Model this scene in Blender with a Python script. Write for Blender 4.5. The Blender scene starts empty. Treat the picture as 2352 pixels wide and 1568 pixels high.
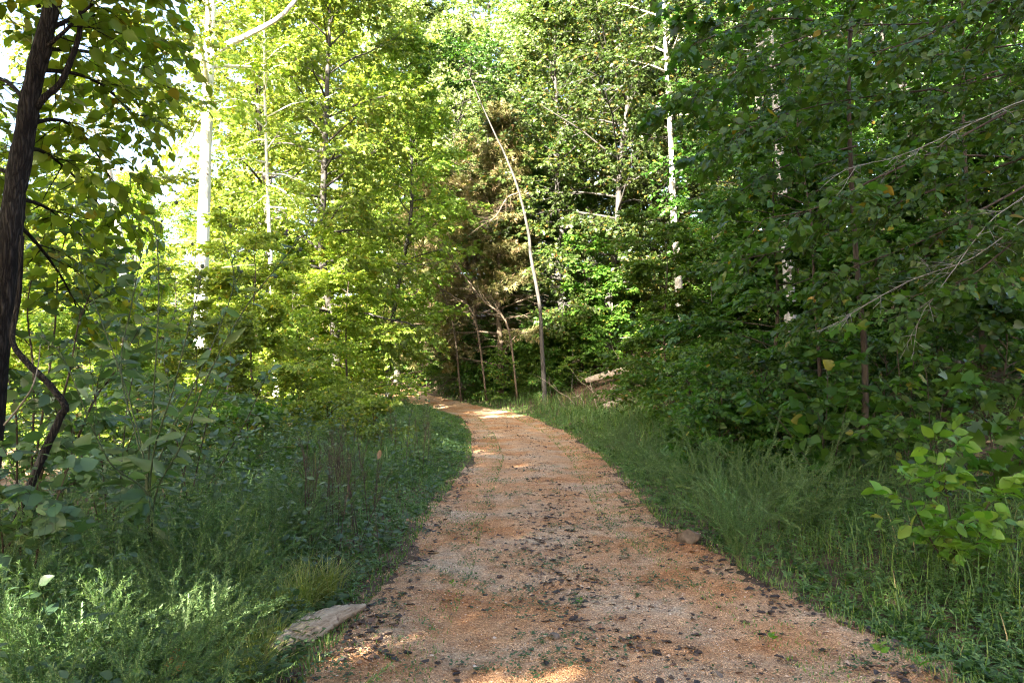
import bpy, math
import numpy as np
from mathutils import Vector, Matrix

# ------------------------------------------------------------------ camera, world, sun
SC = bpy.context.scene
C = SC.collection
CAM_H, FPX, HOR, MID = 1.6, 1829.0, 860.0, 1176.0      # eye height; focal length, horizon and centre column on a 2352 px wide frame

cam = bpy.data.cameras.new('camera')
cam.sensor_width, cam.lens, cam.clip_start, cam.clip_end = 36.0, 28.0, 0.05, 2000.0
cam_o = bpy.data.objects.new('camera', cam); C.objects.link(cam_o)
cam_o.location = (0, 0, CAM_H)
cam_o.rotation_euler = (math.radians(90 + 2.38), 0, 0)
SC.camera = cam_o

SUN_AZ = math.radians(-150)       # measured from +Y towards +X: from the left, a little behind the camera
SUN_EL = math.radians(27)
world = bpy.data.worlds.new('World'); SC.world = world
world.use_nodes = True
wn = world.node_tree.nodes; wl = world.node_tree.links
sky = wn.new('ShaderNodeTexSky'); sky.sky_type = 'NISHITA'
sky.sun_disc = False; sky.sun_elevation = SUN_EL; sky.sun_rotation = SUN_AZ
sky.air_density = 1.0; sky.dust_density = 5.0; sky.ozone_density = 0.7
bg = wn['Background']; bg.inputs['Strength'].default_value = 0.060
wl.new(sky.outputs['Color'], bg.inputs['Color'])

TO_SUN = Vector((math.sin(SUN_AZ) * math.cos(SUN_EL), math.cos(SUN_AZ) * math.cos(SUN_EL), math.sin(SUN_EL)))
sun = bpy.data.lights.new('sun', 'SUN'); sun.energy = 5.0; sun.angle = math.radians(0.53); sun.color = (1.0, 0.93, 0.78)
sun_o = bpy.data.objects.new('sun', sun); C.objects.link(sun_o)
sun_o.rotation_euler = (-TO_SUN).to_track_quat('-Z', 'Y').to_euler(); sun_o.location = (-20, -10, 30)

vs = SC.view_settings
vs.view_transform, vs.look, vs.exposure, vs.gamma, vs.use_curve_mapping = 'Standard', 'None', 4.0, 1.0, False
cy = SC.cycles
cy.max_bounces, cy.diffuse_bounces, cy.glossy_bounces, cy.transmission_bounces, cy.transparent_max_bounces = 10, 8, 2, 6, 2
cy.sample_clamp_indirect = 6.0
cy.filter_width = 1.15; cy.use_denoising = True; cy.denoising_prefilter = 'NONE'
cy.caustics_reflective = cy.caustics_refractive = False

# ------------------------------------------------------------------ terrain functions
PY = np.array([-40, 0, 4.1, 6.65, 8.6, 15.4, 22, 29, 36, 48, 60, 80, 130.])
PL = np.array([-1.4, -1.3, -1.2, -1.07, -1.06, -.9, -1.25, -2.0, -4.7, -9.2, -16, -28, -60])
PR = np.array([2.9, 2.7, 2.37, 2.0, 1.72, 1.85, 1.6, .75, -1.9, -6.2, -12.5, -24, -56])
def pl(y): return np.interp(y, PY, PL)
def pr(y): return np.interp(y, PY, PR)
def sstep(a, b, x):
    t = np.clip((x - a) / (b - a), 0, 1); return t * t * (3 - 2 * t)
def softplus(x, k=1.2): return np.log1p(np.exp(np.clip(x * k, -40, 40))) / k
def height(x, y):
    x = np.asarray(x, float); y = np.asarray(y, float)
    l, r = pl(y), pr(y)
    base = 0.042 * softplus(y - 30, .25)
    dr = x - r; dl = l - x
    hill = 0.40 * softplus(dr - 2.6, 1.4) - 0.12 * softplus(dr - 24, .4)
    hill = hill + .08 * sstep(.1, 1.6, dr)
    left = .06 * sstep(.1, 1.2, dl) - 0.07 * softplus(dl - 4, .8)
    bump = (.05 * np.sin(x * 1.7 + .3 * y) * np.sin(y * 1.3 - .4 * x) + .15 * np.sin(x * .45 + 1) * np.sin(y * .4)) * sstep(.3, 3, np.maximum(dr, dl))
    return base + hill + left + bump
def PX(px, Y): return (px - MID) / FPX * Y
def ZP(py, Y): return CAM_H - (py - HOR) / FPX * Y
def on_ground(px, Y, dz=0.0):
    x = PX(px, Y); return Vector((x, Y, float(height(x, Y)) + dz))

# ------------------------------------------------------------------ materials
def nd(nt, typ, **kw):
    n = nt.nodes.new(typ)
    for k, v in kw.items(): setattr(n, k, v)
    return n
def ramp(nt, stops, interp='LINEAR'):
    r = nd(nt, 'ShaderNodeValToRGB'); r.color_ramp.interpolation = interp
    el = r.color_ramp.elements
    while len(el) > 1: el.remove(el[0])
    el[0].position, el[0].color = stops[0][0], (*stops[0][1], 1)
    for p, c in stops[1:]:
        e = el.new(p); e.color = (*c, 1)
    return r
def new_mat(name):
    m = bpy.data.materials.new(name); m.use_nodes = True
    nt = m.node_tree; nt.nodes.clear()
    return m, nt, nd(nt, 'ShaderNodeOutputMaterial')
def leaf_mat(name, stops, transl=(1.5, 1.75, .55), tfac=.38, rough=.42, spec=.35, vary=.35):
    m, nt, out = new_mat(name); L = nt.links.new
    geo = nd(nt, 'ShaderNodeNewGeometry'); oi = nd(nt, 'ShaderNodeObjectInfo')
    add = nd(nt, 'ShaderNodeMath', operation='ADD'); L(geo.outputs['Random Per Island'], add.inputs[0]); L(oi.outputs['Random'], add.inputs[1])
    fr = nd(nt, 'ShaderNodeMath', operation='FRACT'); L(add.outputs[0], fr.inputs[0])
    r = ramp(nt, stops); L(fr.outputs[0], r.inputs[0])
    hsv = nd(nt, 'ShaderNodeHueSaturation')
    mr = nd(nt, 'ShaderNodeMapRange'); mr.inputs['To Min'].default_value = 1 - vary; mr.inputs['To Max'].default_value = 1 + vary
    L(oi.outputs['Random'], mr.inputs['Value']); L(mr.outputs[0], hsv.inputs['Value'])
    mh = nd(nt, 'ShaderNodeMapRange'); mh.inputs['To Min'].default_value = .485; mh.inputs['To Max'].default_value = .515
    m7 = nd(nt, 'ShaderNodeMath', operation='MULTIPLY'); m7.inputs[1].default_value = 7.3; L(oi.outputs['Random'], m7.inputs[0])
    f7 = nd(nt, 'ShaderNodeMath', operation='FRACT'); L(m7.outputs[0], f7.inputs[0])
    L(f7.outputs[0], mh.inputs['Value']); L(mh.outputs[0], hsv.inputs['Hue'])
    L(r.outputs[0], hsv.inputs['Color'])
    p = nd(nt, 'ShaderNodeBsdfPrincipled'); p.inputs['Roughness'].default_value = rough; p.inputs['Specular IOR Level'].default_value = spec
    L(hsv.outputs[0], p.inputs['Base Color'])
    mul = nd(nt, 'ShaderNodeMix', data_type='RGBA', blend_type='MULTIPLY'); mul.inputs['Factor'].default_value = 1
    L(hsv.outputs[0], mul.inputs[6]); mul.inputs[7].default_value = (*transl, 1)
    t = nd(nt, 'ShaderNodeBsdfTranslucent'); L(mul.outputs[2], t.inputs['Color'])
    mx = nd(nt, 'ShaderNodeMixShader'); mx.inputs[0].default_value = tfac
    L(p.outputs[0], mx.inputs[1]); L(t.outputs[0], mx.inputs[2]); L(mx.outputs[0], out.inputs['Surface'])
    return m
def surf_mat(name, stops, scale=(6, 6, 6), detail=8, rough=.9, bump=.5, dist=.02, second=None, spots=None):
    m, nt, out = new_mat(name); L = nt.links.new
    tc = nd(nt, 'ShaderNodeTexCoord'); mp = nd(nt, 'ShaderNodeMapping'); mp.inputs['Scale'].default_value = scale
    L(tc.outputs['Object'], mp.inputs['Vector'])
    n = nd(nt, 'ShaderNodeTexNoise'); n.inputs['Scale'].default_value = 1; n.inputs['Detail'].default_value = detail; n.inputs['Roughness'].default_value = .65
    L(mp.outputs[0], n.inputs['Vector'])
    r = ramp(nt, stops); L(n.outputs['Fac'], r.inputs[0]); col = r.outputs[0]
    if spots:
        v = nd(nt, 'ShaderNodeTexNoise'); v.inputs['Scale'].default_value = spots[0]; v.inputs['Detail'].default_value = 4; L(tc.outputs['Object'], v.inputs['Vector'])
        rs = ramp(nt, [(spots[1], (0, 0, 0)), (spots[1] + .06, (1, 1, 1))]); L(v.outputs['Fac'], rs.inputs[0])
        mx = nd(nt, 'ShaderNodeMix', data_type='RGBA'); L(rs.outputs[0], mx.inputs['Factor']); L(col, mx.inputs[6]); mx.inputs[7].default_value = (*spots[2], 1); col = mx.outputs[2]
    p = nd(nt, 'ShaderNodeBsdfPrincipled'); p.inputs['Roughness'].default_value = rough; p.inputs['Specular IOR Level'].default_value = .25
    L(col, p.inputs['Base Color'])
    b = nd(nt, 'ShaderNodeBump'); b.inputs['Strength'].default_value = bump; b.inputs['Distance'].default_value = dist
    L(n.outputs['Fac'], b.inputs['Height']); L(b.outputs[0], p.inputs['Normal']); L(p.outputs[0], out.inputs['Surface'])
    return m

G1, G2, G3 = (.050, .105, .018), (.075, .145, .022), (.10, .17, .026)
M = {}
M['leaf_sun'] = leaf_mat('leaf_sunlit_tint', [(0, (.12, .19, .03)), (.5, (.19, .275, .042)), (.93, (.26, .32, .07)), (.97, (.33, .29, .05))], transl=(1.5, 1.45, .6), tfac=.5)  # leaf colour and translucency raised so these crowns look strongly sunlit
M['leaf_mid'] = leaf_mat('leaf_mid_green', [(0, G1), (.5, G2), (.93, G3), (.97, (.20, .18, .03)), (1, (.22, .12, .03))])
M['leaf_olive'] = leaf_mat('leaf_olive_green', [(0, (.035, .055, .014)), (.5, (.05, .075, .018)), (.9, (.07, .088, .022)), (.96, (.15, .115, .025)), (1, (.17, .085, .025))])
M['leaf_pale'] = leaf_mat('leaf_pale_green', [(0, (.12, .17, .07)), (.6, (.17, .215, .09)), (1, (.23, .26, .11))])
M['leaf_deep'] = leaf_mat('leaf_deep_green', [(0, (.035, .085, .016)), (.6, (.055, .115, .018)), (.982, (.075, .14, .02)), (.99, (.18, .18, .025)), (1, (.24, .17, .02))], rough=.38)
M['leaf_blue'] = leaf_mat('leaf_sky_tint', [(0, (.06, .115, .055)), (.6, (.085, .145, .065)), (1, (.13, .19, .07))], rough=.4, spec=.5)  # blue in the leaf colour imitates sky reflected off shaded leaves
M['leaf_lime'] = leaf_mat('leaf_fresh_green', [(0, (.075, .165, .018)), (.7, (.11, .22, .024)), (.97, (.15, .24, .03)), (1, (.25, .22, .03))], tfac=.35, vary=.2)
M['leaf_lime2'] = leaf_mat('leaf_backlit_green', [(0, (.11, .19, .02)), (.7, (.16, .25, .025)), (.97, (.22, .29, .03)), (1, (.3, .25, .03))], transl=(1.6, 1.6, .6), tfac=.5, vary=.25)  # backlit look put into a lighter, more translucent leaf colour
M['cedar'] = leaf_mat('cedar_foliage', [(0, (.10, .11, .035)), (.5, (.15, .14, .05)), (.8, (.21, .165, .07)), (1, (.28, .19, .11))], tfac=.2, rough=.7)
M['lesp'] = leaf_mat('lespedeza_leaf', [(0, (.07, .135, .048)), (.6, (.10, .17, .058)), (1, (.15, .22, .08))], tfac=.3, vary=.2)
M['grass'] = leaf_mat('grass_blade', [(0, (.07, .13, .035)), (.55, (.105, .175, .045)), (.86, (.16, .22, .055)), (.965, (.15, .21, .055)), (.975, (.26, .21, .09)), (1, (.34, .26, .13))], tfac=.3, vary=.1)
M['forb'] = leaf_mat('forb_leaf', [(0, (.07, .13, .05)), (.6, (.095, .165, .055)), (1, (.14, .21, .065))], tfac=.3, vary=.2)
M['deadleaf'] = leaf_mat('dead_leaf', [(0, (.022, .017, .016)), (.55, (.05, .034, .027)), (.85, (.13, .075, .045)), (1, (.26, .15, .08))], transl=(1, .8, .6), tfac=.08, rough=.55)
M['litter'] = leaf_mat('floor_leaf', [(0, (.12, .07, .04)), (.6, (.24, .15, .085)), (1, (.36, .24, .15))], transl=(1, .8, .6), tfac=.1, rough=.7, vary=.1)
M['bark_dark'] = surf_mat('bark_dark', [(.36, (.012, .010, .009)), (.48, (.045, .038, .034)), (.56, (.075, .068, .062)), (.68, (.19, .18, .17))], (34, 34, 5), 10, .95, 1.0, .06)
M['bark_brown'] = surf_mat('bark_brown', [(.3, (.03, .023, .017)), (.7, (.09, .07, .05))], (20, 20, 4), 8, .95, .9, .03)
M['bark_white'] = surf_mat('bark_sycamore', [(.3, (.55, .52, .46)), (.6, (.78, .76, .70))], (4, 4, 2), 6, .8, .3, .01, spots=(3.0, .62, (.30, .24, .16)))
M['bark_pale'] = surf_mat('bark_pale', [(.3, (.12, .11, .095)), (.5, (.36, .34, .30)), (.7, (.50, .48, .44))], (9, 9, 5), 8, .9, .6, .02, spots=(5.0, .60, (.12, .105, .08)))
M['bark_grey'] = surf_mat('bark_grey', [(.3, (.14, .125, .11)), (.7, (.34, .31, .275))], (14, 14, 3), 7, .9, .6, .02)
M['bark_dull'] = surf_mat('bark_dull_grey', [(.3, (.03, .028, .025)), (.7, (.085, .078, .07))], (14, 14, 3), 7, .9, .6, .02)
M['cedar_wood'] = surf_mat('cedar_wood', [(.3, (.07, .053, .037)), (.7, (.18, .135, .095))], (14, 14, 6), 6, .9, .5, .01)
M['dead_wood'] = surf_mat('dead_wood', [(.3, (.20, .16, .12)), (.7, (.42, .36, .29))], (14, 14, 14), 6, .9, .5, .01)
M['twig_pale'] = surf_mat('twig_pale', [(.3, (.13, .12, .105)), (.7, (.26, .245, .22))], (20, 20, 20), 4, .8, .2, .01)
M['twig_red'] = surf_mat('twig_brown', [(.3, (.03, .021, .017)), (.7, (.085, .06, .045))], (20, 20, 20), 4, .8, .2, .01)
M['stem'] = surf_mat('green_stem', [(.3, (.06, .10, .03)), (.7, (.13, .16, .06))], (20, 20, 20), 3, .6, .1, .01)
M['stem_dark'] = surf_mat('dark_green_stem', [(.3, (.03, .05, .02)), (.7, (.07, .09, .04))], (20, 20, 20), 3, .6, .1, .01)
M['log'] = surf_mat('weathered_log', [(.30, (.07, .045, .03)), (.40, (.24, .175, .115)), (.55, (.40, .31, .22)), (.72, (.50, .41, .31))], (3, 46, 46), 9, .9, .9, .015, spots=(9, .66, (.20, .14, .10)))
M['stone'] = surf_mat('stone', [(.3, (.08, .065, .055)), (.7, (.20, .16, .135))], (14, 14, 14), 8, .9, .7, .01)
M['purple'] = surf_mat('thistle_bloom', [(.3, (.22, .08, .32)), (.7, (.38, .18, .48))], (40, 40, 40), 3, .8, .2, .01)
M['bud'] = surf_mat('thistle_bud', [(.3, (.05, .075, .05)), (.7, (.10, .14, .10))], (60, 60, 60), 3, .6, .6, .01)
M['soil'] = surf_mat('forest_soil', [(.25, (.03, .022, .015)), (.5, (.085, .055, .036)), (.62, (.16, .10, .065)), (.8, (.26, .17, .11))], (5, 5, 5), 12, 1, .8, .05)
M['pebble'] = leaf_mat('pebble', [(0, (.30, .15, .075)), (.45, (.48, .28, .15)), (.8, (.60, .42, .28)), (1, (.70, .60, .50))], transl=(1, 1, 1), tfac=.0, rough=.85, spec=.2, vary=.05)

def plate_bark():
    m, nt, out = new_mat('bark_plates'); L = nt.links.new
    tc = nd(nt, 'ShaderNodeTexCoord'); mp = nd(nt, 'ShaderNodeMapping'); mp.inputs['Scale'].default_value = (40, 40, 6); L(tc.outputs['Object'], mp.inputs['Vector'])
    n0 = nd(nt, 'ShaderNodeTexNoise'); n0.inputs['Scale'].default_value = .6; n0.inputs['Detail'].default_value = 5; L(mp.outputs[0], n0.inputs['Vector'])
    mxv = nd(nt, 'ShaderNodeVectorMath', operation='MULTIPLY_ADD'); L(n0.outputs['Color'], mxv.inputs[0]); mxv.inputs[1].default_value = (2.6, 2.6, 2.6); L(mp.outputs[0], mxv.inputs[2])
    v = nd(nt, 'ShaderNodeTexVoronoi', feature='DISTANCE_TO_EDGE'); v.inputs['Scale'].default_value = 1.0; L(mxv.outputs[0], v.inputs['Vector'])
    r = ramp(nt, [(0, (.006, .005, .005)), (.12, (.018, .016, .015)), (.35, (.045, .041, .038)), (.7, (.10, .094, .09))]); L(v.outputs['Distance'], r.inputs[0])
    n1 = nd(nt, 'ShaderNodeTexNoise'); n1.inputs['Scale'].default_value = 3; n1.inputs['Detail'].default_value = 8; L(tc.outputs['Object'], n1.inputs['Vector'])
    r1 = ramp(nt, [(.35, (.55, .5, .48)), (.65, (1.25, 1.25, 1.2))]); L(n1.outputs['Fac'], r1.inputs[0])
    mu = nd(nt, 'ShaderNodeMix', data_type='RGBA', blend_type='MULTIPLY'); mu.inputs['Factor'].default_value = 1; L(r.outputs[0], mu.inputs[6]); L(r1.outputs[0], mu.inputs[7])
    p = nd(nt, 'ShaderNodeBsdfPrincipled'); p.inputs['Roughness'].default_value = .95; p.inputs['Specular IOR Level'].default_value = .2; L(mu.outputs[2], p.inputs['Base Color'])
    b = nd(nt, 'ShaderNodeBump'); b.inputs['Strength'].default_value = 1; b.inputs['Distance'].default_value = .03; L(v.outputs['Distance'], b.inputs['Height']); L(b.outputs[0], p.inputs['Normal']); L(p.outputs[0], out.inputs['Surface'])
    return m
M['bark_dark'] = plate_bark()
def path_material():
    m, nt, out = new_mat('gravel_path'); L = nt.links.new
    tc = nd(nt, 'ShaderNodeTexCoord')
    def noise(sc, det, rough=.6):
        n = nd(nt, 'ShaderNodeTexNoise'); n.inputs['Scale'].default_value = sc; n.inputs['Detail'].default_value = det; n.inputs['Roughness'].default_value = rough
        L(tc.outputs['Object'], n.inputs['Vector']); return n
    big = noise(1.0, 6, .62)
    r = ramp(nt, [(.34, (.44, .215, .10)), (.45, (.50, .29, .16)), (.55, (.51, .345, .225)), (.66, (.49, .385, .285))]); L(big.outputs['Fac'], r.inputs[0])
    v = nd(nt, 'ShaderNodeTexVoronoi'); v.inputs['Scale'].default_value = 120; L(tc.outputs['Object'], v.inputs['Vector'])
    sp = nd(nt, 'ShaderNodeSeparateColor'); L(v.outputs['Color'], sp.inputs[0])
    gr = ramp(nt, [(0, (.45, .40, .36)), (.25, (.78, .72, .68)), (.75, (1.1, 1.05, 1.0)), (1, (1.5, 1.5, 1.5))]); L(sp.outputs[0], gr.inputs[0])
    mx = nd(nt, 'ShaderNodeMix', data_type='RGBA', blend_type='MULTIPLY'); mx.inputs['Factor'].default_value = 1
    L(r.outputs[0], mx.inputs[6]); L(gr.outputs[0], mx.inputs[7])
    mid = noise(7, 6, .7)
    rm = ramp(nt, [(.28, (.70, .66, .64)), (.5, (1, 1, 1)), (.75, (1.08, 1.05, 1.0))]); L(mid.outputs['Fac'], rm.inputs[0])
    m2 = nd(nt, 'ShaderNodeMix', data_type='RGBA', blend_type='MULTIPLY'); m2.inputs['Factor'].default_value = 1
    L(mx.outputs[2], m2.inputs[6]); L(rm.outputs[0], m2.inputs[7])
    st = noise(2.3, 7, .72); rst = ramp(nt, [(.52, (0, 0, 0)), (.66, (1, 1, 1))]); L(st.outputs['Fac'], rst.inputs[0])
    fs = nd(nt, 'ShaderNodeMath', operation='MULTIPLY'); fs.inputs[1].default_value = .55; L(rst.outputs[0], fs.inputs[0])
    m3 = nd(nt, 'ShaderNodeMix', data_type='RGBA', blend_type='MULTIPLY'); L(fs.outputs[0], m3.inputs['Factor']); L(m2.outputs[2], m3.inputs[6]); m3.inputs[7].default_value = (.52, .44, .40, 1)
    p = nd(nt, 'ShaderNodeBsdfPrincipled'); p.inputs['Roughness'].default_value = .95; p.inputs['Specular IOR Level'].default_value = .15
    L(m3.outputs[2], p.inputs['Base Color'])
    sub = nd(nt, 'ShaderNodeMath', operation='MULTIPLY'); L(v.outputs['Distance'], sub.inputs[0]); sub.inputs[1].default_value = -1.0
    ad = nd(nt, 'ShaderNodeMath', operation='ADD'); L(sub.outputs[0], ad.inputs[0]); L(mid.outputs['Fac'], ad.inputs[1])
    b = nd(nt, 'ShaderNodeBump'); b.inputs['Strength'].default_value = .9; b.inputs['Distance'].default_value = .012
    L(ad.outputs[0], b.inputs['Height']); L(b.outputs[0], p.inputs['Normal']); L(p.outputs[0], out.inputs['Surface'])
    return m
M['path'] = path_material()

# ------------------------------------------------------------------ mesh helpers
UP = np.array([0, 0, 1.0])
def nrm(a): return a / np.maximum(np.linalg.norm(a, axis=-1, keepdims=True), 1e-9)
class Geo:
    def __init__(s): s.v, s.f, s.n = [], [], 0
    def add(s, v, *faces):
        v = np.asarray(v, float).reshape(-1, 3); s.v.append(v)
        for f in faces:
            f = np.asarray(f, int)
            if len(f): s.f.append(f + s.n)
        s.n += len(v)
    def mesh(s, name, mat, smooth=False):
        me = bpy.data.meshes.new(name)
        v = np.concatenate(s.v) if s.v else np.zeros((0, 3))
        me.vertices.add(len(v)); me.vertices.foreach_set('co', v.ravel())
        tot = sum(f.size for f in s.f); npoly = sum(len(f) for f in s.f)
        me.loops.add(tot); me.polygons.add(npoly)
        me.loops.foreach_set('vertex_index', np.concatenate([f.ravel() for f in s.f]))
        sizes = np.concatenate([np.full(len(f), f.shape[1]) for f in s.f])
        me.polygons.foreach_set('loop_start', np.concatenate([[0], np.cumsum(sizes)[:-1]]))
        if smooth: me.polygons.foreach_set('use_smooth', np.ones(npoly, bool))
        me.materials.append(mat); me.update(calc_edges=True); me.validate()
        return me
def tube(g, pts, rad, sides=6, rough=0.0, rs=None, cap=True):
    pts = np.asarray(pts, float); n = len(pts); rad = np.broadcast_to(np.asarray(rad, float), (n,))
    t = nrm(np.gradient(pts, axis=0))
    ref = np.array([0, 1.0, 0]) if abs(t[:, 1]).mean() < .8 else np.array([1.0, 0, 0])
    a = nrm(np.cross(t, ref)); b = np.cross(t, a)
    th = np.linspace(0, 2 * math.pi, sides, endpoint=False)
    rr = rad[:, None] * np.ones(sides)
    if rough and rs is not None: rr = rr * (1 + rough * rs.normal(size=(n, sides)) + rough * 1.2 * np.sin(th * 3 + np.linspace(0, 5, n)[:, None]))
    v = pts[:, None] + rr[..., None] * (np.cos(th)[None, :, None] * a[:, None] + np.sin(th)[None, :, None] * b[:, None])
    i = np.arange(n - 1)[:, None] * sides; j = np.arange(sides)[None]; k = (j + 1) % sides
    q = np.stack([i + j, i + k, i + sides + k, i + sides + j], -1).reshape(-1, 4)
    v = v.reshape(-1, 3)
    if cap:
        v = np.concatenate([v, pts[:1], pts[-1:]]); m = n * sides; jj = np.arange(sides); kk = (jj + 1) % sides
        c0 = np.stack([np.full(sides, m), kk, jj], -1); c1 = np.stack([np.full(sides, m + 1), (n - 1) * sides + jj, (n - 1) * sides + kk], -1)
        g.add(v, q, np.concatenate([c0, c1]))
    else: g.add(v, q)
def prisms(g, p0, p1, r0, r1):
    p0 = p0.reshape(-1, 3); p1 = p1.reshape(-1, 3); n = len(p0)
    if n == 0: return
    d = nrm(p1 - p0); a = nrm(np.cross(d, np.array([.31, .52, .79]))); b = np.cross(d, a)
    th = np.array([0, 2.094, 4.189]); off = np.cos(th)[None, :, None] * a[:, None] + np.sin(th)[None, :, None] * b[:, None]
    v = np.concatenate([p0[:, None] + off * np.reshape(r0, (-1, 1, 1)), p1[:, None] + off * np.reshape(r1, (-1, 1, 1))], 1)
    q = np.array([[0, 1, 4, 3], [1, 2, 5, 4], [2, 0, 3, 5]])
    g.add(v, (np.arange(n)[:, None, None] * 6 + q).reshape(-1, 4))
def smooth_path(ctrl, n):
    c = np.asarray(ctrl, float); k = len(c); t = np.linspace(0, k - 1, n); out = np.zeros((n, 3))
    p = np.concatenate([[2 * c[0] - c[1]], c, [2 * c[-1] - c[-2]]])
    i = np.minimum(t.astype(int), k - 2); u = (t - i)[:, None]
    a, b, d, e = p[i], p[i + 1], p[i + 2], p[i + 3]
    return .5 * ((2 * b) + (-a + d) * u + (2 * a - 5 * b + 4 * d - e) * u ** 2 + (-a + 3 * b - 3 * d + e) * u ** 3)

# leaf templates: (verts, tris); y runs along the midrib, z is the upper side
LT = {}
LT['dia'] = (np.array([[0, 0, 0], [-.33, .45, .07], [0, 1, -.06], [.33, .45, .07]]), np.array([[0, 2, 1], [0, 3, 2]]))
LT['thin'] = (np.array([[0, 0, 0], [-.16, .42, .05], [0, 1, -.10], [.16, .42, .05]]), np.array([[0, 2, 1], [0, 3, 2]]))
LT['ovate'] = (np.array([[0, 0, 0], [-.24, .20, .05], [-.33, .46, .07], [-.19, .76, .02], [0, 1, -.10], [.19, .76, .02], [.33, .46, .07], [.24, .20, .05], [0, .25, 0], [0, .6, -.01]]),
               np.array([[0, 8, 1], [8, 2, 1], [8, 9, 2], [9, 3, 2], [9, 4, 3], [0, 7, 8], [8, 7, 6], [8, 6, 9], [9, 6, 5], [9, 5, 4]]))
LT['lance'] = (np.array([[0, 0, 0], [-.10, .22, .03], [-.14, .48, .03], [-.08, .78, -.05], [0, 1, -.18], [.08, .78, -.05], [.14, .48, .03], [.10, .22, .03], [0, .25, 0], [0, .6, -.02]]), LT['ovate'][1])
_lob = np.array([[0, 0, 0], [-.22, .05, .03], [-.48, .16, .06], [-.30, .32, .04], [-.52, .60, .02], [-.22, .62, .03], [0, 1, -.08], [.22, .62, .03], [.52, .60, .02], [.30, .32, .04], [.48, .16, .06], [.22, .05, .03], [0, .4, -.02]])
LT['lobed'] = (_lob, np.array([[12, (i + 1) % 12, i] for i in range(12)]))
LT['heart'] = (np.array([[0, .06, 0], [-.20, -.04, .04], [-.42, .14, .06], [-.42, .42, .04], [-.20, .78, -.01], [0, 1, -.10], [.20, .78, -.01], [.42, .42, .04], [.42, .14, .06], [.20, -.04, .04], [0, .45, -.02]]),
               np.array([[10, (i + 1) % 10, i] for i in range(10)]))
_s = [[0, 0, 0]]; _f = []
for _k, (_a, _e) in enumerate([(0, .1), (.7, .35), (-.7, .3), (.35, -.2), (-.35, .6)]):
    dx, dy, dz = math.sin(_a), math.cos(_a), _e; b0 = len(_s)
    _s += [[dx * .5 - dy * .07, dy * .5 + dx * .07, dz * .5], [dx, dy, dz], [dx * .5 + dy * .07, dy * .5 - dx * .07, dz * .5 + .03]]; _f.append([0, b0 + 2, b0]); _f.append([b0, b0 + 2, b0 + 1])
LT['spray'] = (np.array(_s), np.array(_f))

def leaves_geo(g, tpl, pos, ax, no, size):
    v, f = LT[tpl]; n = len(pos)
    if n == 0: return
    Y = nrm(ax); Z = nrm(no - (no * Y).sum(-1, keepdims=True) * Y); X = np.cross(Y, Z)
    B = np.stack([X, Y, Z], 1) * np.reshape(size, (-1, 1, 1))
    V = pos[:, None] + np.einsum('kc,ncd->nkd', v, B)
    g.add(V, (np.arange(n)[:, None, None] * len(v) + f).reshape(-1, f.shape[1]))

def interp_path(pts, u):
    s = np.concatenate([[0], np.cumsum(np.linalg.norm(np.diff(pts, axis=0), axis=1))]); s = s / s[-1]
    p = np.stack([np.interp(u, s, pts[:, i]) for i in range(3)], -1)
    e = .02; q = np.stack([np.interp(np.clip(u + e, 0, 1), s, pts[:, i]) for i in range(3)], -1); r = np.stack([np.interp(np.clip(u - e, 0, 1), s, pts[:, i]) for i in range(3)], -1)
    return p, nrm(q - r)

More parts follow.
